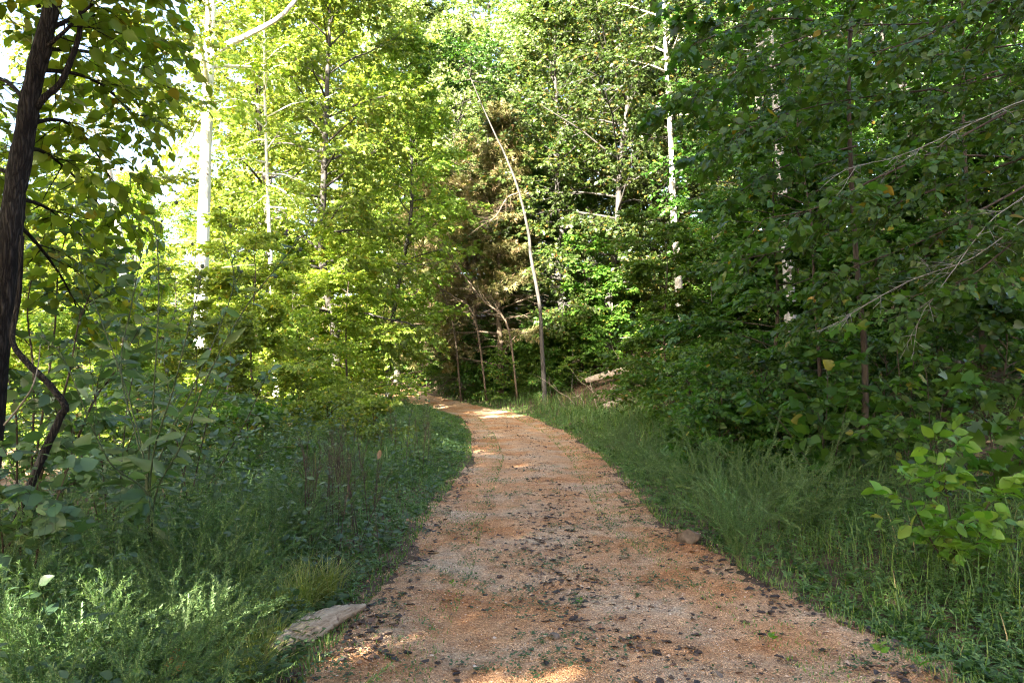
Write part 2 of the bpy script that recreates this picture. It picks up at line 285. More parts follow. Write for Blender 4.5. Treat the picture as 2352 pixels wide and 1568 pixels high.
def foliate(g, lf, pts, r0, r1, rs, nsub, sublen, ntw, twlen, nlv, lsize, flat=.3, droop=.15, start=.2, sides=5, twigs=False, fall=.25, tilt=.55):
    """one limb: its wood goes to g, its leaves to lf as (pos, axis, normal, size)"""
    tube(g, pts, np.linspace(r0, r1, len(pts)), sides)
    S = nsub; u = np.clip(np.linspace(start, 1, S) + rs.normal(0, .03, S), .02, 1)
    p, tan = interp_path(pts, u)
    side = np.where(np.arange(S) % 2, 1, -1)[:, None]
    h = nrm(np.cross(tan, UP) + 1e-4)
    a = rs.uniform(.55, 1.15, S)[:, None]; a[-1] = .05
    d = nrm(tan * np.cos(a) + side * h * np.sin(a) + UP * rs.normal(0, flat, (S, 1)))
    ls = (sublen * (1.15 - .6 * u) * rs.uniform(.6, 1.3, S))[:, None]
    prisms(g, p, p + d * ls * .6 - UP * droop * ls * .36, np.full(S, r1 * .8 + .002), np.full(S, r1 * .45 + .001))
    prisms(g, p + d * ls * .6 - UP * droop * ls * .36, p + d * ls - UP * droop * ls, np.full(S, r1 * .45 + .001), np.full(S, .001))
    T = ntw; v = np.clip(np.linspace(.12, 1, T)[None] + rs.normal(0, .05, (S, T)), .03, 1)[..., None]
    q = p[:, None] + d[:, None] * ls[:, None] * v - UP * droop * ls[:, None] * v ** 2
    h2 = nrm(np.cross(d, UP) + 1e-4)[:, None]
    s2 = np.where(np.arange(T) % 2, 1, -1)[None, :, None]
    a2 = rs.uniform(.3, 1.2, (S, T, 1)); a2[:, -1] = .1
    dt = nrm(d[:, None] * np.cos(a2) + s2 * h2 * np.sin(a2) + UP * rs.normal(0, flat, (S, T, 1)))
    lt = twlen * (1.2 - .6 * v) * rs.uniform(.6, 1.3, (S, T, 1))
    if twigs: prisms(g, q, q + dt * lt - UP * fall * .3 * lt, np.full(S * T, .0028), np.full(S * T, .001))
    if nlv == 0: return
    K = nlv; w = np.clip(np.linspace(.1, 1, K) + rs.normal(0, .06, (S, T, K)), .05, 1.05)[..., None]
    pos = q[:, :, None] + dt[:, :, None] * lt[:, :, None] * w - UP * (fall * .3) * lt[:, :, None] * w
    h3 = nrm(np.cross(dt, UP) + 1e-4)[:, :, None]
    s3 = np.where(np.arange(K) % 2, 1, -1)[None, None, :, None]
    b = rs.uniform(.4, 1.2, (S, T, K, 1))
    ax = dt[:, :, None] * np.cos(b) + s3 * h3 * np.sin(b) - UP * rs.uniform(0, 2 * fall, (S, T, K, 1)) + rs.normal(0, .2, (S, T, K, 3))
    no = UP + rs.normal(0, tilt, (S, T, K, 3))
    sz = lsize * rs.uniform(.4, 1.35, (S, T, K))
    lf.append((pos.reshape(-1, 3), ax.reshape(-1, 3), no.reshape(-1, 3), sz.ravel()))
def cat(lf): return tuple(np.concatenate([l[i] for l in lf]) for i in range(4))

# ------------------------------------------------------------------ object helpers
def tag(o, label, category, group=None, kind=None):
    if label: o['label'] = label
    if category: o['category'] = category
    if group: o['group'] = group
    if kind: o['kind'] = kind
    return o
def obj(name, me, parent=None, loc=None):
    o = bpy.data.objects.new(name, me); C.objects.link(o)
    if parent is not None: o.parent = parent
    if loc is not None: o.location = loc
    return o
def empty(name, loc, label, category, group=None, rz=0.0, sc=1.0):
    o = bpy.data.objects.new(name, None); C.objects.link(o); o.empty_display_size = .1
    o.location = loc; o.rotation_euler = (0, 0, rz); o.scale = (sc, sc, sc)
    return tag(o, label, category, group)
def structure(name, me, label=None):
    o = obj(name, me); o['kind'] = 'structure'
    if label: o['label'] = label
    return o
def leaf_objects(parent, base, lf, tpl, mat, limit=300, name='leaf', rest='foliage', minpx=9):
    """the leaves that show largest become single objects sharing one mesh, the others one joined part"""
    pos, ax, no, sz = lf
    wp = pos + np.array(base)
    f = 796.0 * sz / np.maximum(wp[:, 1], .3)
    sx = (wp[:, 0] / np.maximum(wp[:, 1], .3)); sy = (wp[:, 2] - CAM_H) / np.maximum(wp[:, 1], .3)
    vis = (np.abs(sx) < .645) & (sy < .48) & (sy > -.40) & (wp[:, 1] > .5)
    f = np.where(vis, f, 0)
    order = np.argsort(-f); top = order[:limit]; top = top[f[top] >= minpx]
    g = Geo(); leaves_geo(g, tpl, np.zeros((1, 3)), np.array([[0, 1., 0]]), np.array([[0, 0, 1.]]), 1.0)
    me = g.mesh(name, mat)
    Y = nrm(ax); Z = nrm(no - (no * Y).sum(-1, keepdims=True) * Y); X = np.cross(Y, Z)
    for i in top:
        o = obj(name, me, parent); s = sz[i]
        m = Matrix(((X[i, 0] * s, Y[i, 0] * s, Z[i, 0] * s, pos[i, 0]), (X[i, 1] * s, Y[i, 1] * s, Z[i, 1] * s, pos[i, 1]), (X[i, 2] * s, Y[i, 2] * s, Z[i, 2] * s, pos[i, 2]), (0, 0, 0, 1)))
        o.matrix_basis = m
    k = np.ones(len(pos), bool); k[top] = False
    if k.any():
        g = Geo(); leaves_geo(g, tpl, pos[k], ax[k], no[k], sz[k])
        o = obj(rest, g.mesh(rest, mat), parent); o['kind'] = 'stuff'

# ------------------------------------------------------------------ the setting: ground, path
def build_ground():
    xs = np.concatenate([np.linspace(-90, -14, 40), np.arange(-13.8, 14, .22), np.linspace(14.3, 110, 60)])
    ys = np.concatenate([np.linspace(-40, 0, 22)[:-1], np.arange(0, 40, .25), np.linspace(40.3, 160, 90)])
    X, Y = np.meshgrid(xs, ys); Z = height(X, Y)
    ins = np.minimum(X - pl(Y), pr(Y) - X)
    Z = Z - .06 * sstep(-.05, .35, ins)
    v = np.stack([X, Y, Z], -1).reshape(-1, 3); nx, ny = len(xs), len(ys)
    i = (np.arange(ny - 1)[:, None] * nx + np.arange(nx - 1)[None]).ravel()
    g = Geo(); g.add(v, np.stack([i, i + 1, i + nx + 1, i + nx], -1))
    structure('ground', g.mesh('ground', M['soil'], True), 'dark forest floor and grassy verges')
    # gravel path: a crowned strip with a ragged edge
    rs = np.random.default_rng(3)
    yy = np.concatenate([np.arange(-6, 14, .05), np.arange(14, 62, .14)]); k = 49
    s = np.linspace(0, 1, k)
    jl = np.convolve(rs.normal(0, .36, len(yy) + 8), np.ones(9) / 9, 'valid'); jr = np.convolve(rs.normal(0, .36, len(yy) + 8), np.ones(9) / 9, 'valid')
    l = pl(yy) - .06 + jl; r = pr(yy) + .06 + jr
    X = l[:, None] + (r - l)[:, None] * s; Y = np.repeat(yy[:, None], k, 1)
    e = np.minimum(s, 1 - s)[None] * (r - l)[:, None]
    Z = height(X, Y) - .05 * (1 - sstep(0, .22, e)) + .006 * rs.normal(size=X.shape) + .012 * np.sin(X * 3.1 + Y * .7) * np.sin(Y * 2.3)
    Z -= .03 * np.exp(-((s[None] - .30) / .1) ** 2) + .03 * np.exp(-((s[None] - .72) / .1) ** 2)
    v = np.stack([X, Y, Z], -1).reshape(-1, 3); n = len(yy)
    i = (np.arange(n - 1)[:, None] * k + np.arange(k - 1)[None]).ravel()
    g = Geo(); g.add(v, np.stack([i, i + 1, i + k + 1, i + k], -1))
    structure('path', g.mesh('path', M['path'], True), 'orange gravel path curving left into the woods')
build_ground()

# ------------------------------------------------------------------ tree prototypes (trunk mesh, crown mesh)
def prof_round(t): return np.sin(math.pi * (.12 + .86 * t)) ** .6
def prof_cone(t): return (1 - t) ** .75 * .95 + .08
def prof_layer(t): return (.75 + .35 * math.sin(t * 9)) * (1 - .55 * t)
def make_tree(seed, H, R, cb, tr, leafmat, barkmat, nl=38, sub=10, tw=8, lv=10, leaf=.16, tpl='dia', prof=prof_round, ctrl=None, sides=9, flat=.45, droop=.25, twl=.55, limb_mat=None, e0=.05, e1=1.0, tilt=1.5, dead=0, rtop=.15):
    rs = np.random.default_rng(seed)
    g, lf = Geo(), []
    if ctrl is None:
        zz = np.linspace(-.3, H, 7); ctrl = np.stack([np.cumsum(rs.normal(0, H * .012, 7)), np.cumsum(rs.normal(0, H * .012, 7)), zz], -1); ctrl[0:2, :2] = 0
    tp = smooth_path(ctrl, 40); q = np.linspace(0, 1, 40)
    rad = tr * (1 - (1 - rtop) * q) * (1 + .5 * np.exp(-q * 30))
    tube(g, tp, rad, sides, .03, rs)
    zmax = tp[-1, 2]
    for i in range(nl):
        t = (i + .5) / nl; z = cb + (zmax * .985 - cb) * t
        p0 = np.array([np.interp(z, tp[:, 2], tp[:, 0]), np.interp(z, tp[:, 2], tp[:, 1]), z])
        az = i * 2.399 + rs.normal(0, .35); L = R * prof(t) * rs.uniform(.65, 1.15); e = e0 + (e1 - e0) * t + rs.normal(0, .15)
        d = np.array([math.cos(az) * math.cos(e), math.sin(az) * math.cos(e), math.sin(e)])
        w = np.linspace(0, 1, 6)[:, None]
        pts = p0 + d * L * w + np.cumsum(rs.normal(0, .03 * L, (6, 3)), 0) * w - UP * droop * L * .5 * w ** 2
        r = max(.012, tr * .34 * (1 - .6 * t))
        isdead = rs.random() < dead * (1 - t) ** 1.5
        foliate(g, lf, pts, r, r * .3, rs, sub, L * .5, tw, twl, 0 if isdead else lv, leaf, flat, droop, .34, 5, isdead, .45, tilt)
    gl = Geo(); leaves_geo(gl, tpl, *cat(lf))
    return g.mesh('trunk', barkmat, True), gl.mesh('crown', leafmat)
def stand(name, proto, loc, label, group=None, rz=0.0, sc=1.0, mat=None, category='tree', crown='crown', trunk='trunk'):
    e = empty(name, loc, label, category, group, rz, sc)
    obj(trunk, proto[0], e)
    c = obj(crown, proto[1], e)
    if mat is not None:
        c.material_slots[0].link = 'OBJECT'; c.material_slots[0].material = mat
    return e

P = {}
P['maple'] = make_tree(11, 17, 4.2, 2.4, .19, M['leaf_mid'], M['bark_dull'], nl=46, leaf=.175)
P['maple2'] = make_tree(12, 18, 4.6, 3.5, .19, M['leaf_mid'], M['bark_dull'], nl=46, leaf=.175)
P['oak'] = make_tree(13, 21, 5.0, 6, .24, M['leaf_mid'], M['bark_dull'], nl=42, leaf=.21)
P['tall'] = make_tree(21, 22, 4.6, 10, .24, M['leaf_mid'], M['bark_grey'], nl=36, leaf=.25)
P['slim'] = make_tree(14, 14, 2.7, 2.0, .12, M['leaf_mid'], M['bark_dull'], nl=42, leaf=.155, sub=9)
P['sap'] = make_tree(15, 6.0, 2.5, .7, .05, M['leaf_mid'], M['bark_brown'], nl=26, sub=9, tw=7, leaf=.135, prof=prof_layer, flat=.26, e0=.15, e1=.7, twl=.4, tilt=.4)
P['sap2'] = make_tree(16, 4.5, 2.1, .5, .04, M['leaf_mid'], M['bark_grey'], nl=22, sub=9, tw=7, leaf=.125, prof=prof_layer, flat=.26, e0=.1, e1=.8, twl=.38, tilt=.4)
P['shrub'] = make_tree(17, 2.0, 1.25, .12, .025, M['leaf_deep'], M['bark_brown'], nl=16, sub=6, tw=5, lv=6, leaf=.10, tpl='ovate', prof=prof_round, flat=.25, e0=.3, e1=1.1, twl=.28)
P['shrub2'] = make_tree(18, 1.5, 1.1, .08, .022, M['leaf_deep'], M['bark_brown'], nl=14, sub=6, tw=5, lv=5, leaf=.12, tpl='heart', prof=prof_round, flat=.25, e0=.2, e1=1.0, twl=.28)
P['cedar'] = make_tree(19, 12, 2.3, 1.2, .14, M['cedar'], M['cedar_wood'], nl=64, sub=8, tw=7, lv=5, leaf=.20, tpl='spray', prof=prof_cone, flat=.25, e0=.05, e1=.8, droop=.1, twl=.4, dead=.75)
P['cedar2'] = make_tree(20, 9.5, 2.5, .8, .13, M['cedar'], M['cedar_wood'], nl=56, sub=8, tw=7, lv=5, leaf=.20, tpl='spray', prof=prof_cone, flat=.25, e0=.0, e1=.8, droop=.05, twl=.4, dead=.95)

rsg = np.random.default_rng(99)
def place_word(i, n):
    w = ('second', 'third', 'fourth', 'fifth', 'sixth', 'seventh', 'eighth', 'ninth')
    return 'leftmost' if i == 0 else 'rightmost' if i == n - 1 else w[i - 1] + ' from left'
def tree_at(name, key, px, Y, label, group=None, sc=1.0, mat=None, **kw):
    x = PX(px, Y); m = .7 + .35 * sc * {'sap': 2.5, 'sap2': 2.1, 'shrub': 1.25, 'shrub2': 1.1}.get(key, 1.0)
    if pl(Y) - m < x < pr(Y) + m:                     # keep plants off the path
        x = float(pr(Y) + m) if x > (pl(Y) + pr(Y)) / 2 else float(pl(Y) - m)
        px = MID + x * FPX / Y
    return stand(name, P[key], on_ground(px, Y, -.05), label, group, rsg.uniform(0, 6.28), sc, mat, **kw)

# ---- trees with a look of their own
def bespoke(name, px, Y, ctrl_px, label, tr, bark, leafm, H_extra=0, **kw):
    """trunk through the pixel points (px, py) measured in the photograph at depth Y, standing on the ground there"""
    b = on_ground(px, Y, -.1)
    c = [(0, 0, -.3)] + [(PX(x, Y) - b.x, dy, ZP(y, Y) - b.z) for x, y, dy in ctrl_px]
    pr_ = make_tree(kw.pop('seed', 5), c[-1][2], kw.pop('R', 3), kw.pop('cb', 4), tr, leafm, bark, ctrl=np.array(c), **kw)
    return stand(name, pr_, b, label)

# sycamore with the blown white trunk
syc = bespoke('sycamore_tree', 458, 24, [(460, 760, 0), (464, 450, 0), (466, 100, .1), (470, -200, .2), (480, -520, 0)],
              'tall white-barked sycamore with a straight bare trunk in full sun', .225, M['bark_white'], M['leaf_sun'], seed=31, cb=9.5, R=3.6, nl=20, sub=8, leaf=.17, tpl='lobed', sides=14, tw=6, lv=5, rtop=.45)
def limb_on(tree, ctrl, r0, r1, mat, name='limb'):
    g = Geo(); tube(g, smooth_path(ctrl, 14), np.linspace(r0, r1, 14), 8)
    return obj(name, g.mesh(name, mat, True), tree)
b = syc.location
def rel(px, py, Y): return (PX(px, Y) - b.x, Y - b.y, ZP(py, Y) - b.z)
limb_on(syc, [rel(466, 125, 24), rel(510, 92, 23.8), rel(560, 68, 23.6), rel(640, 20, 23.2), rel(700, -60, 23)], .12, .05, M['bark_white'])
limb_on(syc, [rel(466, 130, 24), rel(400, 112, 23.8), rel(340, 100, 23.6), rel(250, 60, 23.4)], .10, .04, M['bark_white'])
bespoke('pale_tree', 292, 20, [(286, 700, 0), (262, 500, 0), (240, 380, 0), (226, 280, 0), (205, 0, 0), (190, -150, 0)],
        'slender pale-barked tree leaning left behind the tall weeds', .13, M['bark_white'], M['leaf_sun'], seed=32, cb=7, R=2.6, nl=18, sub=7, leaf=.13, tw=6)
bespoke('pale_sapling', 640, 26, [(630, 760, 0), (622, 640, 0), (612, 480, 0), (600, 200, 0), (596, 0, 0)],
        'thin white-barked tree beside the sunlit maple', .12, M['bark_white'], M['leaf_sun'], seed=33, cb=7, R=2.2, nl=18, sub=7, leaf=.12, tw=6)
# dead-grey leaning tree
leaning = bespoke('leaning_tree', 1253, 33, [(1245, 800, 0), (1240, 700, .1), (1220, 590, 0), (1214, 530, .1), (1190, 430, 0), (1158, 345, .1), (1140, 310, 0), (1098, 215, 0), (1060, 120, 0)],
        'tall thin grey trunk leaning left across the brown cedars', .095, M['bark_dull'], M['leaf_deep'], seed=34, cb=13.5, R=1.8, nl=10, sub=6, leaf=.14, tw=5)
bespoke('birch_tree', 1564, 28, [(1560, 650, 0), (1550, 480, 0), (1546, 340, 0), (1536, 140, 0), (1530, -60, 0), (1525, -300, 0)],
        'pale mottled birch-like trunk on the slope right of the fallen log', .155, M['bark_pale'], M['leaf_olive'], seed=35, cb=9.5, R=3.2, nl=22, sub=8, leaf=.14, sides=12)
bespoke('blotched_tree', 1822, 19, [(1814, 640, 0), (1802, 430, 0), (1792, 260, 0), (1780, 60, 0), (1772, -200, 0), (1770, -500, 0)],
        'thick pale blotched trunk half hidden by leaves on the right-hand slope', .155, M['bark_pale'], M['leaf_olive'], seed=36, cb=8.5, R=3.4, nl=22, sub=8, leaf=.13, sides=12)
bespoke('crooked_tree', 1165, 43, [(1158, 700, 0), (1142, 640, 0), (1140, 560, 0), (1120, 400, 0), (1125, 200, 0)],
        'crooked grey-brown trunk just left of the leaning grey tree', .15, M['bark_dull'], M['leaf_olive'], seed=37, cb=4.5, R=2.6, nl=22, sub=8, leaf=.14)
bespoke('thin_tree', 2262, 11.5, [(2256, 740, 0), (2240, 640, 0), (2236, 540, 0), (2226, 300, 0), (2230, 0, 0), (2220, -200, 0)],
        'slim grey-brown trunk in the dark at the far right', .055, M['bark_brown'], M['leaf_deep'], seed=38, cb=3.6, R=2.0, nl=16, sub=7, leaf=.09, tw=5)
bespoke('dark_stem', 1888, 14, [(1880, 800, 0), (1872, 640, 0), (1868, 500, 0), (1840, 300, 0), (1850, 100, 0)],
        'thin dark reddish-brown stem right of the blotched trunk', .04, M['twig_red'], M['leaf_deep'], seed=39, cb=3.2, R=2.2, nl=18, sub=7, leaf=.085, tw=5)

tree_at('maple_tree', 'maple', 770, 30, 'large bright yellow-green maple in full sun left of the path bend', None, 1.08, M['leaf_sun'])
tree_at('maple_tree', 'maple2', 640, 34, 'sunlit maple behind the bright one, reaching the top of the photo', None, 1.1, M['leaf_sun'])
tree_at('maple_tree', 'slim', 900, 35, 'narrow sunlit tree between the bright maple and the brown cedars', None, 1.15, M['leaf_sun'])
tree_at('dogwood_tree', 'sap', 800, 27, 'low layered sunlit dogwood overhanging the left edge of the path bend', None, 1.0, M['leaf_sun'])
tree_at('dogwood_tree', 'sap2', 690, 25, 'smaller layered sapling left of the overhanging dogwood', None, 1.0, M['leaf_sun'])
tree_at('cedar_tree', 'cedar', 1150, 37, 'tall brown-green cedar crossed by the leaning grey trunk', None, 1.15)
tree_at('cedar_tree', 'cedar2', 1040, 39, 'broad cedar with bare brown lower twigs above the path bend', None, 1.1)
tree_at('cedar_tree', 'cedar2', 975, 46, 'shaded cedar farthest back above the path bend', None, 1.3)
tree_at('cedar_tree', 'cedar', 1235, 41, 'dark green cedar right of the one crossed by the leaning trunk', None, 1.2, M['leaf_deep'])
tree_at('cedar_tree', 'cedar2', 1100, 44, 'olive brown cedar behind and between the two nearer cedars', None, 1.45)
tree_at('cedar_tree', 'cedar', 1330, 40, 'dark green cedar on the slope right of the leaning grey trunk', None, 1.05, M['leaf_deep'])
tree_at('cedar_tree', 'cedar2', 1005, 40.5, 'low broad cedar full of bare twigs nearest the bright maple', None, 1.05)
tree_at('pale_green_tree', 'oak', 905, 58, 'tall pale green tree showing above the bright maple', None, 1.4, M['leaf_pale'])
tree_at('pale_green_tree', 'oak', 1050, 54, 'tall pale green tree against the sky at the top centre', None, 1.12, M['leaf_pale'])

# ---- background woods
BG = 'woodland trees behind the clearing and up the slope'
zones = [  # px0, px1, Y, n, keys, scale, material, label
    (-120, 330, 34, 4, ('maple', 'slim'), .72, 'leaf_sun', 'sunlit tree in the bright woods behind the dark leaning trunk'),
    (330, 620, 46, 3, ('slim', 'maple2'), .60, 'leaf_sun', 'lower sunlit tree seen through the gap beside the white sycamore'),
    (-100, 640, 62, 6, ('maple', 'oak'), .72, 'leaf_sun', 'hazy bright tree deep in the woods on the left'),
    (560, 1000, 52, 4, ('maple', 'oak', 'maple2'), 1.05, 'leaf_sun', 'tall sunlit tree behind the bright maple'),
    (880, 1330, 60, 6, ('maple2', 'oak'), 1.3, 'leaf_pale', 'pale green tree on the crest beyond the cedars'),
    (1240, 1720, 38, 5, ('maple', 'maple2', 'slim'), 1.0, 'leaf_olive', 'green tree on the slope around the birch-like trunk'),
    (1330, 1900, 50, 6, ('oak', 'maple2', 'maple'), 1.0, 'leaf_olive', 'green tree high on the slope behind the birch-like trunk'),
    (1700, 2450, 27, 5, ('maple', 'slim', 'maple2'), .95, 'leaf_deep', 'tree on the right-hand slope behind the blotched trunk'),  # this row and the next: leaf colour darkened to read as shaded
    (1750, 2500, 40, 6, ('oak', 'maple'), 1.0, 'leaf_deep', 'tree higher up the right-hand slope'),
]
for a, bb, Y, n, keys, sc, mt, lab in zones:
    for i in range(n):
        px = a + (bb - a) * (i + .5 + rsg.uniform(-.3, .3)) / n
        tree_at('woodland_tree', keys[i % len(keys)], px, Y * rsg.uniform(.93, 1.08), lab + ', ' + place_word(i, n), BG, sc * rsg.uniform(.88, 1.12), M[mt])
und = [
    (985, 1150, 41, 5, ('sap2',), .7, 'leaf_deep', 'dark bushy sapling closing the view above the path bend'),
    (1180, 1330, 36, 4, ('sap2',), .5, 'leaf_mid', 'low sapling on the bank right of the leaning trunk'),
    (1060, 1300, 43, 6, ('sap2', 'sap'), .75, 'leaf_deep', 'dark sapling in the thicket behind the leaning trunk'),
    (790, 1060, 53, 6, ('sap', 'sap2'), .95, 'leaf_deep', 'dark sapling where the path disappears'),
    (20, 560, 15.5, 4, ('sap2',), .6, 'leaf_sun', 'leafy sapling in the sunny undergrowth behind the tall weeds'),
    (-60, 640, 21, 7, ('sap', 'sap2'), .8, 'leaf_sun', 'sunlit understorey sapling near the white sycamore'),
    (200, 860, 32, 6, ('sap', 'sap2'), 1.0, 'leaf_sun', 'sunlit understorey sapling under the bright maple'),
    (880, 1240, 45, 5, ('sap2', 'sap'), .8, 'leaf_mid', 'dim understorey sapling above the path bend'),
    (1120, 1330, 36, 4, ('sap2',), .55, 'leaf_mid', 'low sapling on the bank at the path bend'),
    (1290, 1720, 37, 6, ('sap', 'sap2'), .95, 'leaf_mid', 'understorey sapling round the fallen log'),
    (1480, 2000, 21, 6, ('sap', 'sap2'), .95, 'leaf_mid', 'understorey sapling in front of the pale trunks'),
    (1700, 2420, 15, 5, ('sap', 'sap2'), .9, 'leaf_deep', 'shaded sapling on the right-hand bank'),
]
for a, bb, Y, n, keys, sc, mt, lab in und:
    for i in range(n):
        px = a + (bb - a) * (i + .5 + rsg.uniform(-.35, .35)) / n
        tree_at('sapling', keys[i % len(keys)], px, Y * rsg.uniform(.9, 1.1), lab + ', ' + place_word(i, n), 'saplings of the understorey', sc * rsg.uniform(.8, 1.2), M[mt], category='sapling')
# trees beside and behind the camera, whose shade covers the clearing
for i, (x, y, k, s) in enumerate([(-16, 4.0, 'tall', 1.0), (-13.5, 0.5, 'tall', 1.05), (-13, -3.5, 'maple2', 1.2), (-9, -4.0, 'oak', 1.3), (-7.8, -8.5, 'oak', 1.35), (-3.5, -12, 'maple2', 1.25), (-1, -9.5, 'maple2', 1.2), (-15.5, -6.0, 'oak', 1.2), (-12, -11, 'tall', 1.15), (-7, -15, 'tall', 1.2), (-10, -14, 'tall', 1.2), (-4.3, -6.2, 'maple2', .85), (-6.2, -7.4, 'slim', 1.0)]):
    stand('shade_tree', P[k], (x, y, float(height(x, y)) - .05), 'leafy tree beside the clearing, out of the photo to the left', 'trees shading the clearing', i * 1.3, s, M['leaf_mid'])

# ------------------------------------------------------------------ near trees: dark trunk on the left, boughs from the right
def near_left_tree():
    Y0 = 5.5; b = Vector((PX(-40, Y0), Y0, float(height(PX(-40, Y0), Y0)) - .1))
    e = empty('leaning_dark_tree', b, 'dark rough-barked tree leaning in at the left edge, branch curling up beside it', 'tree')
    def r(px, py, Y=Y0): return np.array([PX(px, Y) - b.x, Y - b.y, ZP(py, Y) - b.z])
    rs = np.random.default_rng(50)
    ctrl = [(0, 0, -.2), r(-22, 1100), r(-6, 820), r(14, 560), r(24, 440), r(44, 300), r(58, 190), r(88, 50), r(120, -120), r(150, -500), r(140, -1000)]
    g = Geo(); pts = smooth_path(ctrl, 90); rad = np.interp(np.linspace(0, 1, 90), [0, .1, .5, 1], [.105, .08, .068, .036])
    th = np.sin(np.linspace(0, 60, 90)) * .05 + 1
    tube(g, pts, rad * th, 20, .035, rs); obj('trunk', g.mesh('trunk', M['bark_dark'], True), e)
    g = Geo(); tube(g, smooth_path([r(70, 240), r(92, 212), r(122, 185), r(146, 130), r(164, 70), r(166, 0), r(158, -60), r(140, -200)], 40), np.linspace(.026, .012, 40), 8, .05, rs)
    obj('branch', g.mesh('branch', M['bark_dark'], True), e)
    g = Geo(); tube(g, smooth_path([r(44, 540, 5.3), r(40, 680, 5.3), r(28, 780, 5.25), r(62, 832, 5.2), r(112, 880, 5.15), r(152, 932, 5.1), r(140, 960, 5.1), r(90, 1080, 5.1), r(30, 1250, 5.2)], 50), np.linspace(.015, .028, 50), 8, .06, rs)
    obj('vine', g.mesh('vine', M['bark_dark'], True), e)
    g = Geo(); tube(g, smooth_path([r(14, 975, 5.2), r(50, 930, 5.1), r(75, 890, 5), r(88, 840, 5), r(92, 790, 5)], 16), np.linspace(.008, .003, 16), 5)
    obj('twig', g.mesh('twig', M['twig_pale'], True), e)
    lf, g = [], Geo()
    boughs = [((80, 60), (180, 20), (250, 40), (310, 80), 6.0), ((60, 150), (160, 160), (240, 200), (300, 270), 6.4), ((60, 120), (130, 60), (200, -10), (290, -60), 5.4),
              ((40, 280), (130, 270), (200, 330), (250, 420), 6.6), ((70, 0), (0, -60), (-60, -80), (-150, -60), 5.6), ((30, 330), (100, 350), (180, 420), (230, 480), 7.0),
              ((30, 400), (-40, 380), (-90, 420), (-150, 470), 5.8), ((90, -50), (190, -90), (270, -60), (340, 0), 6.8), ((40, 220), (0, 180), (-60, 160), (-140, 190), 6.0),
              ((20, 450), (90, 470), (160, 520), (240, 600), 7.2), ((20, 500), (80, 560), (140, 640), (180, 720), 6.6), ((60, 100), (200, 110), (300, 150), (370, 190), 7.8)]
    for c in boughs:
        Yb = c[-1]; pts = smooth_path([r(*c[0]), r(*c[1], (Y0 + Yb) / 2), r(*c[2], Yb), r(*c[3], Yb + .3)], 10)
        foliate(g, lf, pts, .018, .005, rs, 9, .55, 5, .28, 5, .115, .3, .35, .2, 5, True, .5, .6)
    # the crown higher up
    for i in range(26):
        z = 4.6 + i * .17; az = i * 2.4; L = 2.3 * (.7 + .4 * rs.random())
        p0 = np.array([np.interp(z, smooth_path(ctrl, 60)[:, 2], smooth_path(ctrl, 60)[:, 0]), 0, z])
        d = np.array([math.cos(az) * .85, math.sin(az) * .85, .4]); w = np.linspace(0, 1, 6)[:, None]
        foliate(g, lf, p0 + d * L * w, .02, .006, rs, 8, 1.0, 6, .4, 6, .13, .3, .2, .2, 5, False, .4, .6)
    obj('limbs', g.mesh('limbs', M['bark_dark']), e)
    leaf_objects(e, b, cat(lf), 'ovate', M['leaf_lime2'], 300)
near_left_tree()

